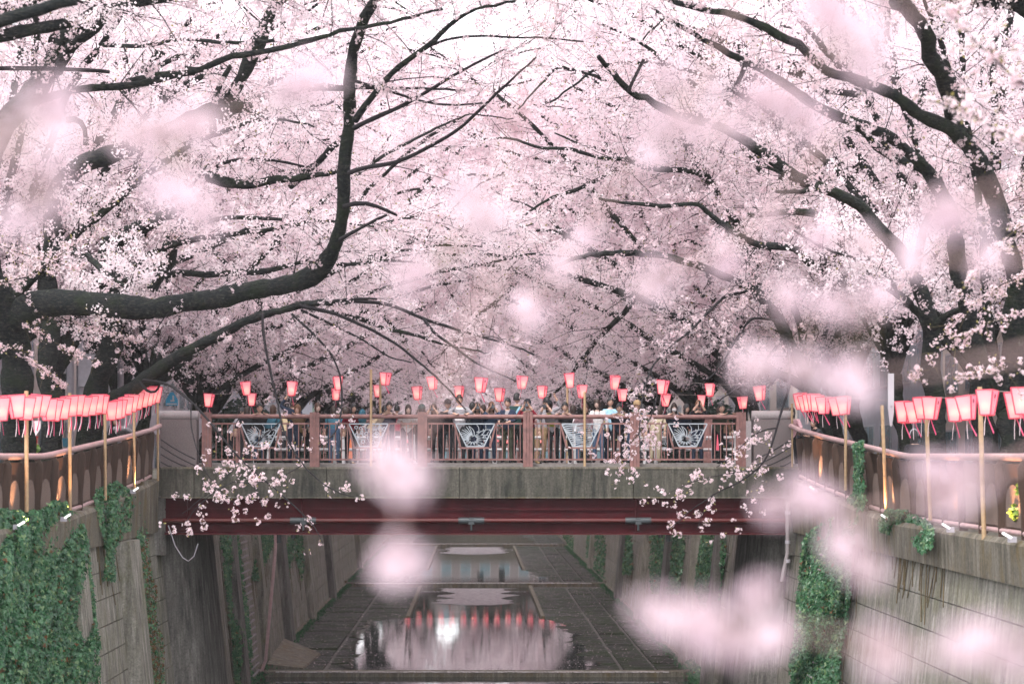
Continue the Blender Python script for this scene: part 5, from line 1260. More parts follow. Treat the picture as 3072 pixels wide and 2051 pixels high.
# --- the second tree: forked limbs in the middle left
tree('dark cherry tree with a forked limb crossing the upper left', [
    LM([(158, 1400), (154, 1280), (150, 1150), (146, 1000), (152, 800), (158, 660), (168, 580), (190, 535), (235, 500), (281, 478), (421, 435), (500, 405), (585, 372), (650, 340), (702, 285), (750, 187), (796, 84), (824, 23), (850, -40)], 46, 42, 66, 38, .5),
    LM([(655, 352), (690, 325), (749, 304), (820, 283), (890, 267), (1030, 262)], 43, 42, 46, 18, .7),
    LM([(309, 136), (390, 140), (468, 138), (515, 114), (656, 126), (820, 122)], 43, 42, 15, 9, .7),
    LM([(628, 530), (660, 545), (749, 557), (820, 546), (890, 536), (960, 527), (1030, 512)], 43.5, 42, 36, 14, .8),
    LM([(640, 400), (637, 304), (660, 260), (690, 200)], 43, 42.5, 22, 14, .5),
    LM([(650, 500), (693, 478), (796, 478), (860, 488), (913, 500)], 43, 42.5, 12, 7, .7),
    LM([(200, 360), (235, 345), (262, 390), (255, 440)], 45, 45, 20, 12, .5),
    LM([(870, 560), (930, 500), (980, 465), (1030, 412)], 43, 42, 26, 18, .5),
    ], (-9.35, 46, 6.05), rng, subgap=.22, subL=1.6, k2=4, keep=keep_all)
# --- third tree by the bridge: long low limb with shoots hanging before the bridge
r3 = np.random.default_rng(5)
J1 = [(515, 1157), (540, 1178), (576, 1204), (612, 1245), (647, 1286), (690, 1340), (738, 1398), (807, 1450), (875, 1508), (920, 1555), (953, 1586), (967, 1627)]
J2 = [(576, 1204), (569, 1245), (574, 1290), (590, 1350), (612, 1405), (637, 1450), (681, 1490), (720, 1520)]
J3 = [(787, 942), (791, 1012), (812, 1120), (830, 1190), (842, 1262), (861, 1320), (905, 1390), (953, 1440), (1010, 1475), (1060, 1490)]
J4 = [(876, 942), (940, 1000), (993, 1059), (1020, 1120), (1027, 1190), (1024, 1240), (1011, 1290), (980, 1322), (955, 1340)]
J5 = [(905, 1395), (850, 1430), (780, 1450), (700, 1445)]
J6 = [(738, 1402), (760, 1440), (775, 1490), (790, 1525)]
J7 = [(844, 1262), (800, 1300), (745, 1350), (700, 1410), (650, 1460), (600, 1500), (545, 1540)]
J8 = [(700, 1445), (640, 1470), (590, 1520), (560, 1560), (540, 1590)]
tree('cherry tree near the bridge whose long low limb sends hanging shoots over the water', [
    LM([(250, 1420), (270, 1250), (300, 1120), (340, 1045), (337, 975), (318, 860), (326, 735), (421, 684), (470, 655), (506, 628)], 49, 46, 78, 42, .5),
    LM([(275, 1235), (304, 1221), (360, 1185), (421, 1143), (490, 1100), (562, 1059), (635, 1018), (702, 982), (796, 940), (860, 926), (913, 915), (1030, 904), (1100, 900)], 48, 41, 54, 14, .35),
    LM([(455, 870), (506, 783), (530, 725), (543, 684), (565, 660)], 48, 47, 36, 40, .5),
    LM([(560, 688), (585, 680), (609, 666), (679, 652), (760, 655), (843, 659)], 47, 46, 20, 10, .8),
    LM([(420, 1148), (440, 1175), (470, 1180), (480, 1150)], 45, 44, 10, 6, .3),
    LM([(430, 1140), (480, 1146), (515, 1157)], 45, 36.5, 9, 9, 0),
    LM(J1, 36.5, 34, 9, 3, .12), LM(J2, 36, 34.5, 5, 2, .2), LM(J3, 42, 35, 9, 3, .12), LM(J4, 42, 37, 8, 3.5, .15), LM(J5, 35.4, 34.5, 3.5, 2, .3), LM(J6, 35, 34.5, 3, 2, .3), LM(J7, 37, 34.5, 4, 2, .3), LM(J8, 34.5, 34, 3, 2, .4),
    LM([(900, 918), (1000, 937), (1117, 989), (1197, 1036), (1281, 1106), (1337, 1157), (1398, 1228)], 41, 38, 13, 4, .35),
    LM([(905, 930), (1000, 975), (1094, 1021), (1159, 1068), (1234, 1087)], 41, 39, 9, 4, .5),
    LM([(1050, 903), (1164, 909), (1281, 961), (1340, 978), (1398, 998), (1506, 1026), (1562, 1045), (1600, 1063)], 41, 38, 12, 5, .6),
    LM([(1270, 955), (1300, 998), (1375, 1050), (1431, 1092), (1548, 1143)], 40, 38, 11, 4, .5),
    LM([(1000, 905), (1060, 895), (1130, 897)], 41, 40, 14, 7, .5),
    ], (-9.0, 49, 6.9), r3, subgap=.22, subL=1.3, k2=3, twL=.45, keep=keep_all,
    hand=sum([hang(J, a, b, n, r3, sp, t0) for J, a, b, n, sp, t0 in ((J1, 36.5, 34, 26, .16, .3), (J2, 36, 34.5, 22, .16, .45), (J3, 42, 35, 24, .20, .35), (J4, 42, 37, 16, .16, .4), (J5, 35.4, 34.5, 18, .12, .1), (J6, 35, 34.5, 8, .12, .2), (J7, 37, 34.5, 22, .15, .2), (J8, 34.5, 34, 20, .15, .1))], []))
# --- right bank
r4 = np.random.default_rng(8)
tree('dark forked cherry tree leaning left from the opposite bank', [
    LM([(2815, 1420), (2811, 1280), (2810, 1162), (2806, 1060), (2800, 985), (2777, 881), (2745, 811), (2702, 750), (2665, 703), (2618, 651), (2581, 612), (2487, 567), (2393, 529), (2300, 468), (2206, 412), (2159, 384), (2019, 337), (1960, 304), (1880, 276), (1840, 225), (1796, 173)], 42, 37, 62, 14, .55),
    LM([(2742, 822), (2757, 770), (2763, 722), (2770, 690), (2790, 640)], 41.5, 41, 32, 22, .6),
    LM([(1884, 276), (1900, 240), (1932, 178)], 37, 37, 12, 10, .7),
    LM([(2480, 567), (2450, 560), (2400, 580), (2330, 575)], 39, 38, 20, 10, .9),
    LM([(2545, 600), (2464, 560), (2380, 540), (2290, 500)], 39.5, 38, 20, 10, .7),
    LM([(2440, 640), (2400, 632), (2310, 640), (2243, 648)], 40, 39.5, 24, 14, .8),
    LM([(2800, 985), (2840, 940), (2880, 930)], 41, 40, 26, 16, .6),
    ], (9.25, 42, 6.05), r4, subgap=.20, subL=1.6, k2=4, keep=keep_all)
tree('cherry tree on the opposite bank with two long limbs slanting to the upper left', [
    LM([(2948, 1430), (2942, 1250), (2935, 1100), (2915, 980), (2890, 860), (2860, 730), (2840, 610), (2800, 520), (2768, 487), (2674, 417), (2557, 370), (2464, 323), (2370, 267), (2323, 234), (2234, 183), (2159, 145), (2084, 108), (2000, 60)], 38.3, 33, 66, 12, .5),
    LM([(2830, 590), (2791, 524), (2720, 490), (2646, 463), (2604, 403), (2570, 380)], 37.5, 36, 32, 18, .7),
    LM([(2240, 185), (2232, 230), (2200, 275)], 33.5, 33.5, 18, 14, .6),
    ], (9.3, 38.3, 6.0), r4, subgap=.22, subL=1.5, k2=4, keep=keep_all)
tree('nearest dark cherry tree at the right edge, slightly out of focus', [
    LM([(3075, 1440), (3068, 1250), (3055, 1050), (3045, 900), (3028, 740), (3004, 655), (2979, 562), (2932, 468), (2862, 398), (2800, 370), (2740, 337), (2702, 300), (2637, 267), (2557, 234), (2440, 173), (2393, 136), (2276, 70), (2159, 42), (2019, 0), (1950, -25)], 35.2, 29, 74, 14, .5),
    LM([(2880, 415), (2850, 310), (2800, 180), (2760, 80), (2690, 0)], 33, 30, 50, 46, .5),
    LM([(3050, 960), (3075, 860), (3110, 760)], 35, 34, 40, 34, .5),
    ], (9.25, 35.2, 6.0), r4, subgap=.24, subL=1.5, k2=4, keep=keep_all)
r5 = np.random.default_rng(12)
K1 = [(2066, 998), (2020, 1030), (1960, 1092), (1935, 1150), (1922, 1222), (1918, 1290), (1921, 1358)]
K2 = [(2365, 1171), (2345, 1229), (2331, 1283), (2311, 1352), (2277, 1409), (2209, 1450), (2141, 1481), (2072, 1529), (2004, 1590)]
K3 = [(2331, 1283), (2273, 1290), (2230, 1330), (2192, 1375), (2150, 1400)]
K4 = [(2141, 1481), (2110, 1530), (2090, 1590)]
K5 = [(2277, 1409), (2180, 1420), (2080, 1440), (2000, 1480)]
K6 = [(1950, 1105), (1975, 1180), (1950, 1260), (1900, 1320), (1850, 1380)]
tree('cherry tree beside the far end of the bridge with flowering shoots drooping over the girder', [
    LM([(2492, 1420), (2470, 1270), (2430, 1160), (2390, 1070), (2365, 1021), (2337, 956), (2300, 904), (2272, 867), (2206, 839), (2112, 801), (2007, 773), (1913, 759), (1819, 759), (1749, 771), (1670, 797)], 50, 45, 46, 10, .5),
    LM([(2431, 790), (2400, 760), (2370, 745), (2272, 736), (2200, 690), (2120, 640), (2100, 609), (1983, 621), (1866, 605), (1796, 600)], 47, 44, 26, 9, .7),
    LM([(2253, 870), (2173, 890), (2120, 940), (2066, 998)], 48, 43, 10, 8, .5),
    LM([(2330, 960), (2253, 951), (2200, 1030), (2159, 1106), (2120, 1140)], 48, 45, 9, 5, .5),
    LM([(2365, 1030), (2372, 1100), (2365, 1171)], 49, 36, 12, 9, 0),
    LM(K1, 43, 36, 8, 3, .5), LM(K2, 36, 33, 8, 2.5, .2), LM(K3, 35, 34, 5, 2, .3), LM(K4, 33.5, 33, 3, 2, .2), LM(K5, 34, 33.5, 3.5, 2, .3), LM(K6, 40, 36, 5, 2, .5),
    LM([(2365, 985), (2300, 1080), (2230, 1150), (2160, 1200)], 49, 46, 9, 4, .7),
    ], (8.4, 50.5, 6.95), r5, subgap=.20, subL=1.4, k2=4, keep=keep_all,
    hand=sum([hang(J, a, b, n, r5, sp, t0) for J, a, b, n, sp, t0 in ((K1, 43, 36, 46, .22, .45), (K2, 36, 33, 34, .16, .25), (K3, 35, 34, 22, .15, .2), (K4, 33.5, 33, 8, .12, .3), (K5, 34, 33.5, 26, .15, .1), (K6, 40, 36, 50, .22, .4))], []) + [PT(x, y, 35) for x, y in ((1823, 1416), (1910, 1423), (1890, 1440), (1846, 1455), (1850, 1443), (1935, 1450), (1972, 1465), (1940, 1498), (1928, 1507), (1830, 1388), (2246, 1480), (2250, 1540), (2230, 1520), (2262, 1500), (2200, 1560), (2215, 1590), (2170, 1605), (2290, 1535), (1700, 1350), (1745, 1300))])

# --- trees grown by rule: fill behind the traced limbs, and the two rows receding upstream
def grown(label, base, side, rng, H=9.5, reach=8.0, nl=7, lod=3, th=None, hl=.25, **kw):
    base = np.array(base, float); lean = np.array([-side * .18, rng.uniform(-.1, .1), 1.0]); top = base + lean * (th or rng.uniform(2.2, 3.0))
    hh = (th or 2.8); tr = [base + [0, 0, -.1], base + lean * hh * .36 + rng.normal(0, .06, 3), base + lean * hh * .7 + rng.normal(0, .08, 3), top]; r0 = rng.uniform(.19, .27)
    L = [(np.array(tr), np.array([r0 * 1.25, r0, r0 * .9, r0 * .8]), .15)]
    for k in range(nl):
        az = k * 2*PI/nl + rng.uniform(-.4, .4); d = np.array([math.cos(az), math.sin(az) * (.22 if th else .9), 0]); toward = max(0, -side * d[0])
        ln = reach * (.55 + .5 * toward) * rng.uniform(.85, 1.1); hgt = (H - (th or 3.0)) * rng.uniform(hl, 1.0); n = 9; s = np.linspace(0, 1, n)
        P = top + d * (ln * s)[:, None] + np.array([0, 0, 1.]) * (hgt * np.sin(s * PI * rng.uniform(.5, .72)))[:, None] + rng.normal(0, .16, (n, 3)) * s[:, None]
        L.append((P, r0 * .48 * (1 - .88 * s) + .006, 1.0))
        if rng.random() < .8:
            a = P[3]; d2 = nrm(d + rng.normal(0, .5, 3) + [0, 0, .5]); P2 = a + d2 * (ln * .55 * s)[:, None] + rng.normal(0, .1, (n, 3)) * s[:, None]; L.append((P2, r0 * .34 * (1 - .8 * s) + .006, 1.0))
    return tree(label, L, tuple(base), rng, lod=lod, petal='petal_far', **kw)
rg = np.random.default_rng(33)
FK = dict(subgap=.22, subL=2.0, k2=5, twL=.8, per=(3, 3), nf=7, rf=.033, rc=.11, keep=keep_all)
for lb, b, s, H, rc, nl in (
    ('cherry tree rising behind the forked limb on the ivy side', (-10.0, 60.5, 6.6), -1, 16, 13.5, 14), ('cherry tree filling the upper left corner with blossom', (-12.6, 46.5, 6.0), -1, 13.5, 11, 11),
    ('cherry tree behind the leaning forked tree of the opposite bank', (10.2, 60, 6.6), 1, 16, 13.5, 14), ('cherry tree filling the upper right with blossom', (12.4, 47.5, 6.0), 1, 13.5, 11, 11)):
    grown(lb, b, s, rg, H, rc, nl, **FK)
def keep_over(P): return ~in_gap(P) & (P[:, 2] - CZ > (4.6 + .5*np.sin(P[:, 0]*1.7)) * P[:, 1] / 33 + .2 * np.abs(P[:, 0])) & (P[:, 1] > 25)
FO = dict(subgap=.125, subL=1.9, k2=5, twL=.7, per=(3, 3), nf=8, rf=.028, rc=.085, keep=keep_over, th=7.6)
grown('cherry tree whose high branches cross the top of the view from the ivy side', (-10.8, 33.5, 6.0), -1, rg, 12.5, 13, 9, **FO)
grown('cherry tree whose high branches cross the top of the view from the opposite side', (10.8, 31.5, 6.0), 1, rg, 12.5, 13, 9, **FO)
FT = dict(subgap=.25, subL=2.3, k2=5, twL=.95, per=(3, 3), nf=7, rf=.038, rc=.12, hl=.55)
for s, sd in ((-1, 'ivy side'), (1, 'opposite')):
    lb = f'tall blossom filled cherry tree behind the street trees of the {sd} bank'
    if s < 0: ft = grown(lb, (-12.0, 57.0, 6.6), s, rg, 17.5, 11.5, 12, keep=keep_all, **FT)
    else: o = dup(ft, (12.2, 57.5, 6.6), (0, 0, .1), lb); o.scale = (-1, 1, 1)
    for k, (x, y, z, w) in enumerate(((12.8, 50.5, 6.4, 'nearest the bridge'), (12.4, 65, 6.3, 'a little beyond the bridge'), (13.2, 73, 6, 'farther beyond the bridge'))):
        o = dup(ft, (s * x, y, z), (0, 0, R.uniform(-.12, .12)), f'tall cherry tree standing back from the {sd} bank, {w}'); o.scale = (-s * (1.0 + .06 * k), 1.0 + .06 * k, 1.0 + .06 * k)
FF = dict(subgap=.31, subL=2.6, k2=5, twL=1.1, per=(3, 3), nf=8, rf=.046, rc=.14)
def keep_far(P): return low_limit(P)
protos = {}
rows = [68, 75, 83, 91, 100, 110, 121, 133, 146, 160, 175, 192]
for s, sd in ((-1, 'ivy side'), (1, 'opposite')):
    for k, y in enumerate(rows):
        x = s * (9.6 + (.5 if k % 2 else 0)); key = k % 2; lb = f'blossoming cherry tree of the {sd} bank beyond the bridge, {ORD[k]} in the row'
        if s < 0 and k < 2:
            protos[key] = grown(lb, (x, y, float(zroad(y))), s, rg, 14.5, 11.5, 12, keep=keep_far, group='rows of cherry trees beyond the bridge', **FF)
        else:
            f = R.uniform(.98, 1.1) * (1.12 + .045 * k); o = dup(protos[key], (x, y, 6.0), (0, 0, R.uniform(-.3, .3)), lb); o.scale = (-s * f, f, f)
for k, (x, y) in enumerate(((-6.5, 219), (.5, 224), (7, 218))):  # trees added across the river so the water reflects blossom, not sky
    o = dup(protos[k % 2], (x, y, 6.0), (0, 0, R.uniform(-3, 3)), ('left', 'middle', 'right')[k] + ' blossoming cherry tree added across the far river to keep sky out of reflections'); o.scale = (1.25,) * 3
# dark evergreens and clipped shrubs that show as dark gaps under the blossom
def leafball(mb, c, r, n, size, m_, rng):
    d = nrm(rng.normal(0, 1, (n, 3))); P = np.asarray(c) + d * np.asarray(r) * (rng.uniform(.55, 1.0, n) ** .5)[:, None]; e = nrm(d + rng.normal(0, .7, (n, 3))); u, v = frames(e); L = size * rng.uniform(.6, 1.3, n)[:, None]
    mb.add(np.stack([P - u*L, P - v*L*.5, P + u*L, P + v*L*.5], 1).reshape(-1, 3), np.arange(4*n).reshape(-1, 4), m_)
for s, sd in ((-1, 'ivy side'), (1, 'opposite')):
    for k, y in enumerate((74, 84, 95, 106, 118, 132)):
        x = s * (8.7 + .2 * (k % 2)); e = thing('evergreen_shrub', f'dark evergreen shrub under the blossom of the {sd} bank, {ORD[k]} beyond the bridge', 'shrub', (x, y, 6.0), 'dark shrubs under the cherry rows')
        mb = MB(); zz = float(zroad(y)); mb.tube([(x, y, zz - .1), (x, y, zz + .9)], .06, 'bark', 6); part('stem', mb, e)
        mb = MB()
        for q in range(5): leafball(mb, (x + R.uniform(-.5, .5), y + R.uniform(-1.6, 1.6), zz + R.uniform(.8, 2.6)), (.75, 1.1, .8), 700, .09, 'evergreen_leaf', R)
        part('crown', mb, e, kind='stuff')
for k, (x, y, h) in enumerate(((-19, 232, 15), (-8, 240, 13), (3, 236, 16), (13, 244, 14), (25, 238, 17), (-31, 245, 16), (38, 250, 15))):
    e = thing('evergreen_tree', f'dark distant evergreen tree closing the view, {ORD[k]} of the clump', 'tree', (x, y, 6), 'distant evergreens'); mb = MB(); mb.tube([(x, y, 5.9), (x, y, 6 + h*.6)], .35, 'bark', 7); part('trunk', mb, e)
    mb = MB()
    for q in range(9): leafball(mb, (x + R.uniform(-4, 4), y + R.uniform(-3, 3), 6 + h * R.uniform(.25, .9)), (3.2, 3, h*.2), 500, .45, 'evergreen_leaf', R)
    part('crown', mb, e, kind='stuff')
# ------------------------------------------------------------------ ivy
def inpoly(x, y, poly):
    c = np.zeros(len(x), bool); n = len(poly)
    for i in range(n):
        x0, y0 = poly[i]; x1, y1 = poly[(i+1) % n]
        k = ((y0 > y) != (y1 > y)) & (x < (x1 - x0) * (y - y0) / (y1 - y0 + 1e-9) + x0); c ^= k
    return c
def ivy(label, s, poly, n, bulge, size, rng, mats=(('ivy_leaf', .86), ('ivy_pale', .12), ('ivy_dead', .02)), top=False):
    xs = [p[0] for p in poly]; ys = [p[1] for p in poly]; X = rng.uniform(min(xs), max(xs), n * 3); Y = rng.uniform(min(ys), max(ys), n * 3)
    X = X + 9*np.sin(Y*.05) + rng.normal(0, 6, len(X)); k = inpoly(X, Y, poly); X, Y = X[k][:n], Y[k][:n]; n = len(X)
    cu = .45 + .55*np.abs(np.sin(X * .029 + 2.2*np.sin(Y * .006 + X*.004) + .8*np.sin(X*.09 + Y*.013))); off = bulge * (.05 + 1.1 * cu * (.7 + .4*np.sin(Y * .019 + X*.03))) * rng.uniform(.45, 1.0, n) + .03
    K = (7.2 + .1*CZ - off) * FPX / (s * (X - VX) + .1 * (Y - VY)); P = np.stack([(X - VX)*K/FPX, K, CZ - (Y - VY)*K/FPX], 1)
    if top:    # over the coping the stems stand upright against the railing
        up = P[:, 2] > zcop(P[:, 1]); P[up, 0] = s * (7.62 - off[up] * .6); 
        K2 = np.where(up, (7.62 - off*.6) * FPX / (s * (X - VX)), K); P = np.stack([(X - VX)*K2/FPX, K2, CZ - (Y - VY)*K2/FPX], 1)
    t = thing('ivy', label, 'ivy', (0, 0, 0), 'ivy on the canal walls'); mb = MB()
    N = nrm(np.stack([np.full(n, -s * 1.0), np.full(n, -.45), np.full(n, .5)], 1) + rng.normal(0, .55, (n, 3))); dn = nrm(np.array([0, 0, -1.]) + rng.normal(0, .45, (n, 3)))
    u = nrm(np.cross(N, dn)); v = nrm(np.cross(u, N)); v = np.where((v[:, 2:3] > 0), -v, v); L = size * rng.uniform(.45, 1.4, n)[:, None]
    pick = rng.random(n); acc = 0
    for m_, f in mats:
        k = (pick >= acc) & (pick < acc + f); acc += f
        if not k.any(): continue
        p, uu, vv, l, nn = P[k], u[k], v[k], L[k], N[k]
        tpl = ((0, 0, .0), (.42, -.18, .06), (.62, .22, -.03), (.26, .42, .05), (0, 1.0, -.10), (-.26, .42, .05), (-.62, .22, -.03), (-.42, -.18, .06))
        V = np.stack([p + l*(a*uu + b*vv + c*nn) for a, b, c in tpl], 1).reshape(-1, 3); q = np.arange(len(p))[:, None]*8
        F = np.concatenate([q + np.array([0, 1, 2, 3]), q + np.array([0, 3, 4, 5]), q + np.array([0, 5, 6, 7])])
        mb.add(V, F, m_)
    part('foliage', mb, t, kind='stuff')
    mb = MB(); m = 22; i = rng.integers(0, n, m); Q = np.stack([P[i], P[i] + np.array([0, .05, -.5]) + rng.normal(0, .1, (m, 3)), P[i] + np.array([0, .0, -1.1]) + rng.normal(0, .15, (m, 3))], 1)
    for a in range(3): Q[:, a, 0] = s * (xwall(Q[:, a, 2]) - .02)
    mb.tubes(Q, np.full((m, 3), .009), 'stem', 4); part('vine_stem', mb, t, kind='stuff')
    return t
ri = np.random.default_rng(3)
ivy('broad thick ivy curtain at the lower left below the brown railing', -1, [(-30, 1520), (60, 1530), (120, 1530), (155, 1500), (200, 1505), (245, 1560), (262, 1610), (272, 1700), (285, 1830), (302, 1930), (300, 2060), (-30, 2060)], 16250, .34, .075, ri)
ivy('ivy tuft spilling over the coping and hanging beside the dark abutment', -1, [(282, 1470), (350, 1440), (392, 1470), (428, 1520), (440, 1590), (425, 1640), (405, 1600), (375, 1590), (345, 1640), (345, 1740), (312, 1735), (318, 1650), (300, 1580), (285, 1520)], 3380, .28, .07, ri)
ivy('straggly half dry ivy strand trailing down the wall left of the abutment', -1, [(398, 1600), (440, 1600), (452, 1700), (470, 1760), (470, 1850), (492, 1930), (495, 2060), (425, 2060), (420, 1930), (400, 1820), (392, 1700)], 2210, .16, .06, ri, (('ivy_leaf', .50), ('ivy_pale', .12), ('ivy_dead', .38)))
ivy('narrow dark ivy column beyond the bridge beside the wall ladder', -1, [(660, 1600), (715, 1600), (735, 1750), (752, 1900), (762, 2060), (705, 2060), (695, 1900), (675, 1750)], 3380, .22, .09, ri)
ivy('small ivy bush under the girder by the ladder top', -1, [(765, 1600), (830, 1600), (812, 1650), (775, 1740), (755, 1735), (770, 1660)], 1170, .2, .09, ri)
ivy('thin ivy trails on the far wall of the ivy side', -1, [(868, 1600), (918, 1600), (915, 1690), (905, 1740), (892, 1690), (880, 1650), (858, 1770), (845, 1690)], 910, .12, .11, ri)
ivy('heavy dark ivy column falling from the opposite railing to the river', 1, [(2585, 1500), (2560, 1600), (2550, 1700), (2545, 1850), (2520, 1960), (2518, 2060), (2375, 2060), (2365, 2010), (2385, 1900), (2392, 1780), (2410, 1620), (2440, 1580), (2500, 1550), (2555, 1480)], 10660, .34, .08, ri)
ivy('ivy climbing the opposite railing beside the bamboo poles', 1, [(2560, 1330), (2590, 1320), (2588, 1430), (2600, 1480), (2585, 1560), (2540, 1570), (2560, 1480), (2565, 1400)], 1690, .2, .065, ri, top=True)
ivy('bushy ivy spilling over the coping of the opposite wall', 1, [(2635, 1560), (2660, 1525), (2720, 1530), (2780, 1560), (2805, 1590), (2795, 1640), (2765, 1660), (2740, 1620), (2690, 1610), (2640, 1590)], 2470, .30, .065, ri)
ivy('dark ivy curtain under the girder on the drain pipe wall', 1, [(1950, 1602), (2055, 1602), (2048, 1700), (2035, 1780), (1990, 1775), (1955, 1780), (1948, 1700)], 3120, .25, .10, ri)
ivy('lighter ivy curtain on the drain pipe wall next to the dark one', 1, [(2105, 1602), (2180, 1602), (2170, 1720), (2155, 1810), (2110, 1820), (2085, 1780), (2090, 1690)], 2860, .2, .09, ri)
for k, (a, b, y1, lb) in enumerate(((1872, 1898, 1720, 'thin ivy strip on the far drain pipe wall next to the dark curtain'), (1785, 1818, 1740, 'dark ivy strip beside the small far ladder'), (1690, 1722, 1680, 'most distant ivy strip of the drain pipe wall'), (1762, 1778, 1670, 'slender ivy strip in front of the most distant one'))):
    ivy(lb, 1, [(a, 1602), (b, 1602), (b - 4, y1), (a - 4, y1)], 546, .15, .13, ri)
ivy('low ivy at the foot of the drain pipe wall', 1, [(2040, 1985), (2075, 1975), (2110, 2005), (2130, 2060), (2060, 2060)], 780, .2, .08, ri)
mb = MB(); P = PT(78, 1352, 44)
for q in range(7): leafball(mb, P + R.uniform([-.14, -.1, -.12], [.18, .2, .14]), (.12, .12, .12), 110, .05, 'bright_leaf', R)
mb.tube([P + [0, .05, -.6], P], .02, 'bark', 5); solo('potted_plant', mb, 'bright green leafy plant behind the railing beside the thick trunk', 'plant', kind='thing')
mb = MB(); P = PT(3040, 1520, 29.6)
for q in range(6): leafball(mb, P + R.uniform([.1, -.1, -.3], [.5, .3, .3]), (.14, .12, .16), 120, .05, 'bright_leaf', R)
mb.tube([P + [.3, .1, -.6], P + [.3, .1, 0]], .02, 'bark', 5); solo('leafy_plant', mb, 'bright green leaves at the right edge beside the lit railing', 'plant', kind='thing')

# ------------------------------------------------------------------ flowering branches close to the camera
def near_branch(label, path, s0, s1, blobs, rng, rad=.0021, grp='out of focus flowering branches near the viewer', size=1.0):
    """path and blobs in photo pixels; the branch itself is a few millimetres thick and 1.5-3 m away"""
    n = len(path); P = np.array([PT(p[0], p[1], s0 + (s1 - s0)*k/(n-1)) for k, p in enumerate(path)]); Q, _ = resample(P, np.ones(n), .03)
    t = thing('flowering_branch', label, 'branch', tuple(P[0]), grp); mb = MB(); mb.tube(Q, np.linspace(rad*1.5, rad*.7, len(Q)), 'near_stem', 6); part('stem', mb, t, True)
    for (px, py, r) in blobs:
        dd = np.linalg.norm((Q - PT(px, py, (s0+s1)/2))[:, [0, 2]], axis=1); i = int(dd.argmin()); d = Q[i, 1] + rng.normal(0, .03)
        c = PT(px, py, d); sh = MB(); sh.tube([Q[i], (Q[i] + c)/2 + rng.normal(0, .006, 3), c], [.002, .0016, .0014], 'stem', 4); part('flower_stalk', sh, t)
        R0 = r * d / FPX        # sharp radius of the group of flowers
        m = max(1, int(round((R0 / .030) ** 2)))
        for q in range(min(m, 5)):
            o = c if q == 0 else c + nrm(rng.normal(0, 1, 3)) * R0 * .85 * rng.uniform(.6, 1.15)
            put('blossom_cluster', NEARC[rng.integers(0, 4)], t, tuple(o - P[0]), tuple(rng.uniform(0, 6.3, 3)), float(rng.uniform(.85, 1.1)) * size)
    return t
NEARC = []
for k in range(4):
    mb = MB(); clusters(mb, np.zeros((1, 3)), 7, .0175, .022, 0, np.random.default_rng(60 + k), 'petal_near', .0, True); NEARC.append(mb.mesh('blossom_cluster'))
rn = np.random.default_rng(17)
near_branch('blurred flowering branch low at the right with large pale clusters', [(3300, 1250), (3000, 1420), (2780, 1480), (2560, 1560), (2420, 1500), (2320, 1480)], 2.2, 2.4, [(2851, 1490, 80), (2930, 1420, 51), (2780, 1440, 51), (2406, 1490, 89), (2330, 1500, 59), (2500, 1480, 51), (2600, 1690, 72), (2545, 1640, 51)], rn)
near_branch('blurred flowering branch along the bottom right corner', [(3300, 1850), (3050, 1930), (2800, 1980), (2600, 1930), (2300, 1870), (2066, 1850)], 1.9, 2.1, [(2930, 1945, 68), (3000, 1955, 51), (2860, 1920, 42), (2640, 1965, 76), (2290, 1810, 89), (2300, 1900, 59), (2066, 1860, 72), (2130, 1890, 59), (1990, 1840, 42), (2200, 1900, 51)], rn)
near_branch('blurred flowering branch veiling the end of the bridge at the right', [(3300, 1000), (2900, 1100), (2700, 1120), (2560, 1130), (2420, 1130), (2280, 1080)], 2.4, 2.7, [(2600, 1120, 70), (2560, 1170, 60), (2480, 1140, 75), (2400, 1100, 60), (2320, 1110, 70), (2250, 1090, 40), (2550, 890, 75), (2480, 900, 50), (2620, 930, 50), (2350, 880, 40)], rn)
near_branch('blurred flowering branch across the upper right', [(3200, -200), (2900, -40), (2640, 60), (2480, 180), (2300, 320), (2060, 380)], 2.0, 2.4, [(2450, 60, 85), (2530, 130, 95), (2600, 190, 70), (2480, 20, 60), (2350, 350, 95), (2290, 300, 60), (2400, 380, 50), (2060, 330, 85), (2010, 260, 60), (2140, 400, 70), (1990, 420, 60), (2200, 360, 50), (2620, 80, 40)], rn)
near_branch('blurred flowering twig above the lanterns at the right', [(3300, 500), (3050, 560), (2850, 610), (2750, 600)], 2.2, 2.3, [(2850, 610, 95), (2790, 650, 50), (2920, 630, 60)], rn)
near_branch('blurred flowering twig in the middle of the canopy', [(1700, -250), (1600, 200), (1500, 500), (1440, 640), (1400, 700)], 2.6, 2.8, [(1450, 640, 80), (1490, 680, 55), (1400, 600, 40), (1236, 811, 50), (1210, 850, 40)], rn)
near_branch('blurred flowering twig before the middle right canopy', [(2500, 400), (2250, 700), (2100, 790), (1962, 811)], 3.0, 3.2, [(1962, 811, 55), (2010, 850, 50), (2160, 780, 40), (1930, 860, 40)], rn)
near_branch('blurred flowering twig hanging over the girder and water', [(1500, 800), (1330, 1150), (1200, 1400), (1190, 1560), (1216, 1713)], 2.2, 2.3, [(1190, 1425, 75), (1150, 1405, 40), (1225, 1435, 40), (1216, 1713, 60), (1190, 1690, 40)], rn)
near_branch('blurred flowering branch at the left edge', [(-250, 250), (0, 420), (60, 520), (92, 600), (140, 640)], 2.1, 2.2, [(92, 600, 61), (40, 620, 43), (140, 560, 36), (130, 340, 39), (160, 400, 28), (110, 290, 28), (0, 440, 36)], rn)
near_branch('blurred flowering branch before the forked limb at the upper left', [(-250, 300), (200, 400), (520, 390), (720, 330), (900, 270)], 2.3, 2.5, [(520, 385, 45), (450, 400, 37), (590, 370, 37), (380, 410, 30), (900, 260, 48), (850, 310, 37), (940, 230, 33), (560, 590, 52), (600, 630, 30), (520, 560, 30)], rn)
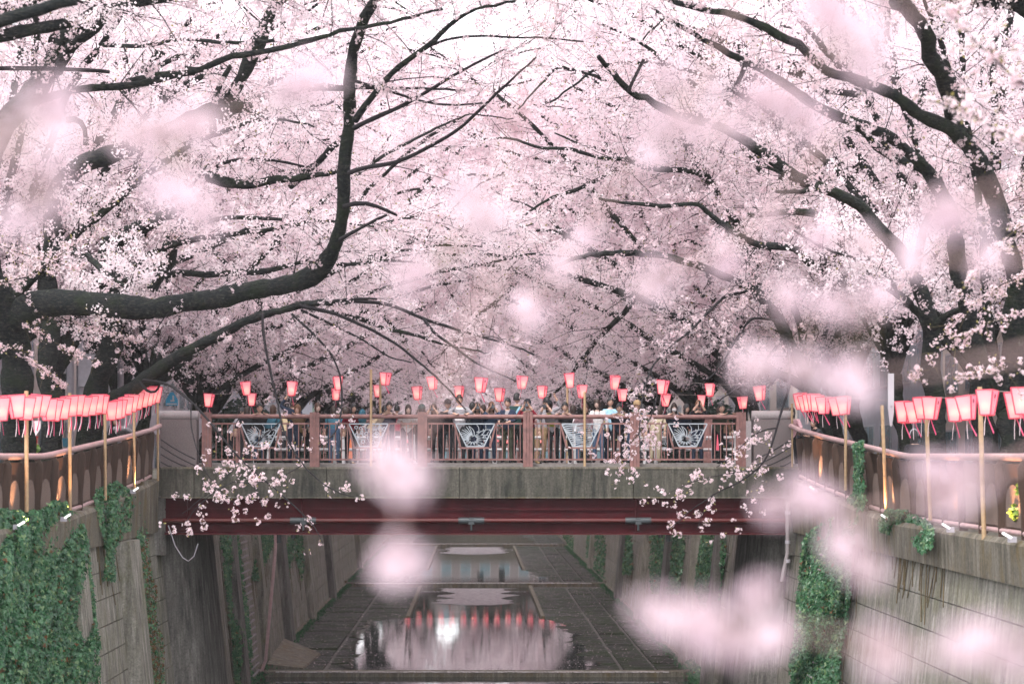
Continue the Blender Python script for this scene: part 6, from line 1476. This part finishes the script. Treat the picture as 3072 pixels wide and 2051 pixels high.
near_branch('blurred thin twig with scattered single blossoms across the middle', [(2300, -150), (2100, 250), (1850, 560), (1600, 900), (1480, 1120)], 3.0, 3.4, [(2120, 260, 30), (1960, 450, 30), (1760, 690, 32), (1680, 800, 26), (1590, 930, 30), (1500, 1090, 28)], rn)
near_branch('blurred thin twig with scattered single blossoms at the right', [(3300, 620), (3050, 800), (2760, 760), (2480, 700), (2320, 640)], 2.8, 3.1, [(2960, 790, 34), (2740, 770, 30), (2600, 720, 30), (2440, 690, 36), (2330, 650, 28)], rn)
# half blurred sprays of another tree, a dozen metres away at the right
def spray(label, path, d0, d1, n, rng, leaf=.8):
    P = np.array([PT(p[0], p[1], d0 + (d1-d0)*k/(len(path)-1)) for k, p in enumerate(path)]); Q, q = resample(P, np.linspace(.012, .005, len(P)), .05)
    t = thing('flowering_branch', label, 'branch', tuple(P[0]), 'half blurred flowering branches'); mb = MB(); mb.tube(Q, q, 'twig', 6)
    S, W = spawn(Q, q, rng, .07, .42, start=.02); mb.tubes(S, W * .6, 'stem', 4); part('stem', mb, t)
    pts = np.concatenate([along(S, 2, rng), Q[rng.integers(0, len(Q), n // 4)]]); rng.shuffle(pts)
    for p in pts[:n]: put('blossom_cluster', CLUSTER[rng.integers(0, 6)], t, tuple(p - P[0]), tuple(rng.uniform(0, 6.3, 3)), float(rng.uniform(.75, 1.1)))
    return t
rs = np.random.default_rng(71)
spray('half blurred white flowering branch in the top right corner', [(3250, 350), (3050, 240), (2920, 120), (2840, 20)], 15, 16, 70, rs)
spray('half blurred flowering branch below the top right corner', [(3250, 520), (3050, 430), (2900, 330), (2780, 300)], 17, 18, 60, rs)
spray('flowering branch with fresh leaves across the dark trunks at the right', [(3200, 900), (3000, 960), (2880, 1020), (2780, 1080), (2740, 1130)], 28, 29, 75, rs)
spray('flowering branch with fresh leaves hanging over the right lantern row', [(3200, 1040), (3040, 1090), (2930, 1120), (2860, 1150)], 27, 28, 60, rs)
spray('flowering branch before the right edge trunk', [(3200, 640), (3060, 680), (2980, 760), (2900, 850)], 26, 27, 65, rs)
spray('flowering branch at the left edge above the thick limb', [(-80, 700), (60, 760), (170, 790), (260, 810)], 33, 33, 60, rs)
spray('flowering branch hanging under the thick limb before the poles', [(60, 960), (150, 1020), (230, 1060), (300, 1090)], 38, 38, 50, rs)
spray('second flowering branch above the thick limb among fresh leaves', [(-60, 860), (90, 830), (230, 730), (330, 690)], 36, 36, 70, rs)

# ------------------------------------------------------------------ slight haze over the river, volume added to lift the canopy's dark depths
mb = MB(); mb.box((-320, -40, -2.5), (320, 720, 30), 'haze_air'); struct('haze', mb, kind='stuff')

spray('flowering branch hanging among the trunks above the rising railing', [(60, 900), (200, 960), (320, 1000), (430, 1020)], 40, 41, 90, rs)
spray('flowering branch drooping left of the great trunk over the lantern row', [(-60, 1010), (60, 1060), (130, 1110), (190, 1150)], 37, 38, 80, rs)
spray('flowering branch across the leaning forked trunk at the right', [(2960, 620), (2860, 690), (2760, 780), (2700, 860)], 33, 34, 90, rs)
spray('flowering branch between the two right trunks above the lanterns', [(3150, 800), (3010, 850), (2900, 930), (2820, 1010)], 31, 32, 90, rs)
